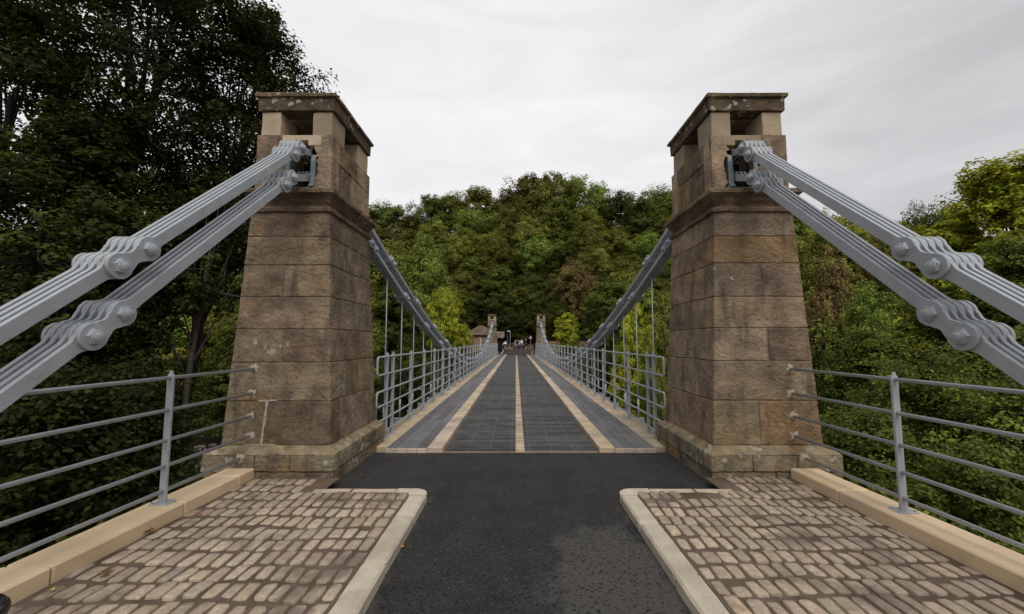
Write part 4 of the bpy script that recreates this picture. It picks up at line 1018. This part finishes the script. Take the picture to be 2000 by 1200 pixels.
# ------------------------------------------------------------------ people and dog
SKIN = mat('skin', (.45, .28, .20), .6, .08, 10); 
def cloth(n, c): return mat(n, c, .9, .12, 12, .002, 60, .1)
def skin_mesh(name, joints, edges, radii, m, parent, root=0, sub=1):
    me = bpy.data.meshes.new(name); me.from_pydata(joints, edges, []); o = bpy.data.objects.new(name, me); C.objects.link(o)
    o.parent = parent; me.materials.append(m)
    mo = o.modifiers.new('skin', 'SKIN'); mo.use_smooth_shade = True; mo.branch_smoothing = .5
    for i, r_ in enumerate(radii):
        v = me.skin_vertices[0].data[i]; v.radius = (r_, r_) if not isinstance(r_, tuple) else r_; v.use_root = (i == root)
    ss = o.modifiers.new('sub', 'SUBSURF'); ss.levels = sub; ss.render_levels = sub
    dg = bpy.context.evaluated_depsgraph_get(); ev = o.evaluated_get(dg); nm = bpy.data.meshes.new_from_object(ev)
    o.modifiers.clear(); o.data = nm; nm.name = name
    if not nm.materials: nm.materials.append(m)
    nm.polygons.foreach_set('use_smooth', [True]*len(nm.polygons))
    return o
def person(loc, rz, label, H, top_c, leg_c, hair_c, bend=0., shorts=False, longcoat=False, arms=((.35, .1), (.2, .3)), stride=.08):
    root = empty('person', label, 'person', loc); root.rotation_euler = (0, 0, rz); k = H/1.75
    # +Y of the figure is forward; bend leans the torso forward from the hips
    sb, cb = math.sin(bend), math.cos(bend)
    hip_ = Vector((0, 0, .93)); T = lambda u, f=0, x=0: hip_+Vector((x, u*sb+f*cb, u*cb-f*sb))
    J = [hip_, T(.16), T(.36), T(.50), T(.58, .02), T(.70, .03), T(.80, .02)]      # pelvis..head top
    r = [(.14, .10), (.13, .095), (.155, .105), (.10, .075), (.05, .055), (.085, .10), (.055, .06)]
    E_ = [(i, i+1) for i in range(6)]
    for sx, (af, ab) in zip((-1, 1), arms):
        i0 = len(J); sh = T(.47, 0, sx*.18); el = sh+Vector((sx*.06, af*.5, -.27)); wr = el+Vector((-sx*.02, ab, -.22)); hd = wr+Vector((0, .04, -.08))
        J += [sh, el, wr, hd]; r += [.058, .043, .028, (.035, .02)]; E_ += [(3, i0), (i0, i0+1), (i0+1, i0+2), (i0+2, i0+3)]
        f0 = len(J)   # fingers and thumb
        for q, (dx, ln) in enumerate(((-.028, .07), (-.01, .085), (.01, .08), (.028, .065))):
            J += [hd+Vector((dx, .01, -.03)), hd+Vector((dx*1.2, .025, -.03-ln))]; r += [.011, .008]; E_ += [(i0+3, len(J)-2), (len(J)-2, len(J)-1)]
        J += [wr+Vector((0, .06, -.07))]; r += [.011]; E_ += [(i0+2, len(J)-1)]
    for sx in (-1, 1):
        i0 = len(J); fo = sx*stride; J += [Vector((sx*.095, 0, .88)), Vector((sx*.10, fo*.6+.02, .49)), Vector((sx*.105, fo, .09)), Vector((sx*.115, fo+.15, .03))]
        r += [(.095, .10), .062, .042, (.045, .03)]; E_ += [(0, i0), (i0, i0+1), (i0+1, i0+2), (i0+2, i0+3)]
    J = [tuple(p*k) for p in J]; r = [(a*k if not isinstance(a, tuple) else tuple(x*k for x in a)) for a in r]
    body = skin_mesh('body', J, E_, r, SKIN, root)
    def garment(name, idx, grow, m, cut=None):
        mp_ = {j: i for i, j in enumerate(idx)}; jj = [J[j] for j in idx]; ee = [(mp_[a], mp_[c]) for a, c in E_ if a in mp_ and c in mp_]
        rr2 = [(r[j]+grow if not isinstance(r[j], tuple) else (r[j][0]+grow, r[j][1]+grow)) for j in idx]
        if cut: jj, rr2 = cut(jj, rr2)
        return skin_mesh(name, jj, ee, rr2, m, root)
    a1, a2 = 7, 7+4+9
    garment('top', [0, 1, 2, 3, a1, a1+1, a2, a2+1] + ([a1+2, a2+2] if longcoat else []), .016, cloth('top_cloth', top_c))
    l1 = len(J)-8
    ids = [0, l1, l1+1, l1+2, l1+4, l1+5, l1+6] if not shorts else [0, l1, l1+1, l1+4, l1+5]
    garment('shorts' if shorts else 'trousers', ids, .014, cloth('leg_cloth', leg_c))
    for q in (l1+2, l1+6):
        a_, c_ = Vector(J[q]), Vector(J[q+1]); skin_mesh('shoe', [tuple(a_+Vector((0, -.03, -.04))*k), tuple(c_)], [(0, 1)], [.052*k, .042*k], M['dark'], root)
    hc = Vector(J[5]).lerp(Vector(J[6]), .5)
    skin_mesh('hair', [tuple(hc+Vector((0, -.03*cb, .0))), tuple(Vector(J[6])+Vector((0, -.01, .015)))], [(0, 1)], [(.088*k, .085*k), .06*k], cloth('hair', hair_c), root)
    # face: eyes, nose, mouth, ears
    fc = Vector(J[5]); fw = Vector((0, cb, -sb)); upv = Vector((0, sb, cb)); b = MB()
    for sx in (-1, 1): b.tube([fc+fw*.085*k+Vector((sx*.03*k, 0, 0))+upv*.01*k, fc+fw*.10*k+Vector((sx*.03*k, 0, 0))+upv*.01*k], .010*k, 6)
    b.build('eyes', M['white'], root); b = MB(); b.tube([fc+fw*.09*k+upv*.005*k, fc+fw*.118*k-upv*.025*k], [.008*k, .014*k], 6); b.build('nose', SKIN, root)
    return root
zr = lambda y: zf(y)+.005
person((.78, 60.2, zr(60.2)), R(165), 'person in a white top and blue jeans standing on the far road', 1.68, (.70, .70, .68), (.10, .13, .20), (.03, .02, .015))
person((1.42, 59.6, zr(59.6)), R(25), 'person in a long navy jacket and shorts with bare legs on the far road', 1.80, (.018, .02, .035), (.02, .022, .035), (.30, .22, .16), shorts=True, longcoat=True)
person((-1.95, 58.2, zr(58.2)), R(-70), 'person in a white top and dark trousers stooping at the left of the far road', 1.62, (.72, .72, .68), (.05, .06, .08), (.55, .52, .48), bend=.75)
person((-1.35, 57.6, zr(57.6)), R(60), 'person with white top bending low over beside the black dog', 1.68, (.75, .74, .70), (.03, .03, .04), (.08, .05, .035), bend=1.25, shorts=True, stride=.15)
person((-.78, 58.4, zr(58.4)), R(-80), 'person in dark shirt crouched forward between the stooping person and the dog', 1.55, (.10, .09, .09), (.04, .04, .05), (.06, .04, .03), bend=1.0, shorts=True)
dg_ = empty('dog', 'black dog standing on the far road between the people', 'dog', (.05, 60.5, zr(60.5)))
J = [(0, 0, .46), (.16, 0, .46), (.34, 0, .49), (.44, 0, .58), (.54, 0, .66), (.64, 0, .63), (.70, 0, .62), (-.22, 0, .50), (-.32, 0, .50), (-.46, 0, .40), (-.58, 0, .42)]
E_ = [(0, 1), (1, 2), (2, 3), (3, 4), (4, 5), (5, 6), (0, 7), (7, 8), (8, 9), (9, 10)]
r = [.105, .12, .125, .075, .072, .045, .032, .10, .085, .025, .016]
for sy in (-1, 1):
    n0 = len(J); J += [(.30, sy*.09, .40), (.29, sy*.09, .24), (.30, sy*.09, .05), (.34, sy*.09, .02)]; r += [.06, .035, .024, .028]; E_ += [(2, n0), (n0, n0+1), (n0+1, n0+2), (n0+2, n0+3)]
    n0 = len(J); J += [(-.26, sy*.09, .40), (-.20, sy*.09, .28), (-.34, sy*.09, .17), (-.32, sy*.09, .03), (-.27, sy*.09, .02)]; r += [.075, .045, .026, .024, .028]; E_ += [(8, n0), (n0, n0+1), (n0+1, n0+2), (n0+2, n0+3), (n0+3, n0+4)]
    n0 = len(J); J += [(.50, sy*.06, .73)]; r += [.02]; E_ += [(4, n0)]
skin_mesh('body', J, E_, r, M['black'], dg_)
J = None
# ------------------------------------------------------------------ bollard at the lower left, fallen leaves
sh = empty('bollard', 'short black mushroom-topped bollard at the lower left corner of the picture', 'bollard', (-2.425, 1.80, .0))
def lathe(prof, n=40):
    b = MB(); vs = [(r_*math.cos(2*math.pi*k/n), r_*math.sin(2*math.pi*k/n), z) for r_, z in prof for k in range(n)]
    b.add(vs, [(i*n+k, i*n+(k+1) % n, (i+1)*n+(k+1) % n, (i+1)*n+k) for i in range(len(prof)-1) for k in range(n)]+[tuple((len(prof)-1)*n+k for k in range(n))]); return b
lathe([(.075, -.05), (.075, .01), (.06, .02), (.055, .34)]).build('stem', M['black'], sh, smooth=True)
lathe([(.055, .335), (.085, .36), (.105, .385), (.113, .41), (.113, .425), (.108, .44), (.102, .443), (.100, .450), (.092, .460), (.05, .468), (.01, .47)]).build('cap', M['black'], sh, smooth=True)
def leaf(px, py, z, size, col, label, n=1):
    a = (px-1007.7)/FF; c = -(py-667.2+FF*math.tan(PITCH))/FF; d = (a, math.cos(PITCH)-c*math.sin(PITCH), math.sin(PITCH)+c*math.cos(PITCH)); t = (z-1.6)/d[2]
    x0, y0 = -.073+a*t, d[1]*t; b = MB(); rr = random.Random(int(px*7+py))
    for q in range(n):
        x = x0+rr.uniform(-.03, .03)*(n > 1); y = y0+rr.uniform(-.03, .03)*(n > 1); an = rr.uniform(0, 6); K = 15; vs = [(x, y, z+.008)]
        ang = []
        for k in range(K):
            t = 2*math.pi*k/K; lob = .55+.45*abs(math.cos(t*2.5/1))**.7; rad = size*lob*(.8+.2*math.cos(t)); vs.append((x+rad*math.cos(t+an), y+rad*math.sin(t+an), z+.005+size*.45*abs(math.sin(t+q))*rr.uniform(.6, 1.1)))
        b.add(vs, [(0, 1+k, 1+(k+1) % K) for k in range(K)], col)
    tag(b.build('fallen_leaf', M['leafdry']), label, 'leaf', 'fallen leaves on the paving and road')
OR, BR, YE = (2.2, 2.2, 1.2), (.7, .7, .9), (2.4, 3.6, 1.8)
leaf(799, 1031, .0, .030, OR, 'yellow-brown leaf on the asphalt beside the left kerb, further one')
leaf(786, 1070, .0, .033, OR, 'curled yellow leaf on the asphalt beside the left kerb')
leaf(771, 1084, .0, .030, (1.2, 1.1, .9), 'brown leaf on the asphalt beside the left kerb, nearest the camera')
leaf(733, 1146, .0, .012, OR, 'tiny orange leaf on the asphalt near the bottom of the left kerb')
leaf(705, 928, .0, .018, OR, 'tiny yellow leaf on the asphalt beside the left plinth')
leaf(290, 1041, .095, .040, (1.1, .9, .8), 'curled brown leaf against the left low wall', 3)
leaf(390, 1003, .095, .026, (1.5, .9, .6), 'small red-brown leaf on the left setts behind the larger curled one')
leaf(204, 1121, .095, .036, BR, 'dark crumpled leaf on the left setts', 2)
leaf(102, 1154, .095, .018, YE, 'small yellow-green leaf near the black bollard')
leaf(448, 1010, .095, .014, YE, 'tiny green leaf on the middle of the left setts')
leaf(765, 879, .0, .022, OR, 'orange leaf at the left end trim of the deck')
leaf(1031, 833, .004, .022, (2.2, 2.0, 1.6), 'pale leaf on the dark boards right of the centre strip')
leaf(1053, 790, .004, .022, (2.2, 2.0, 1.6), 'pale leaf further along the dark boards on the right')
#FAR-END
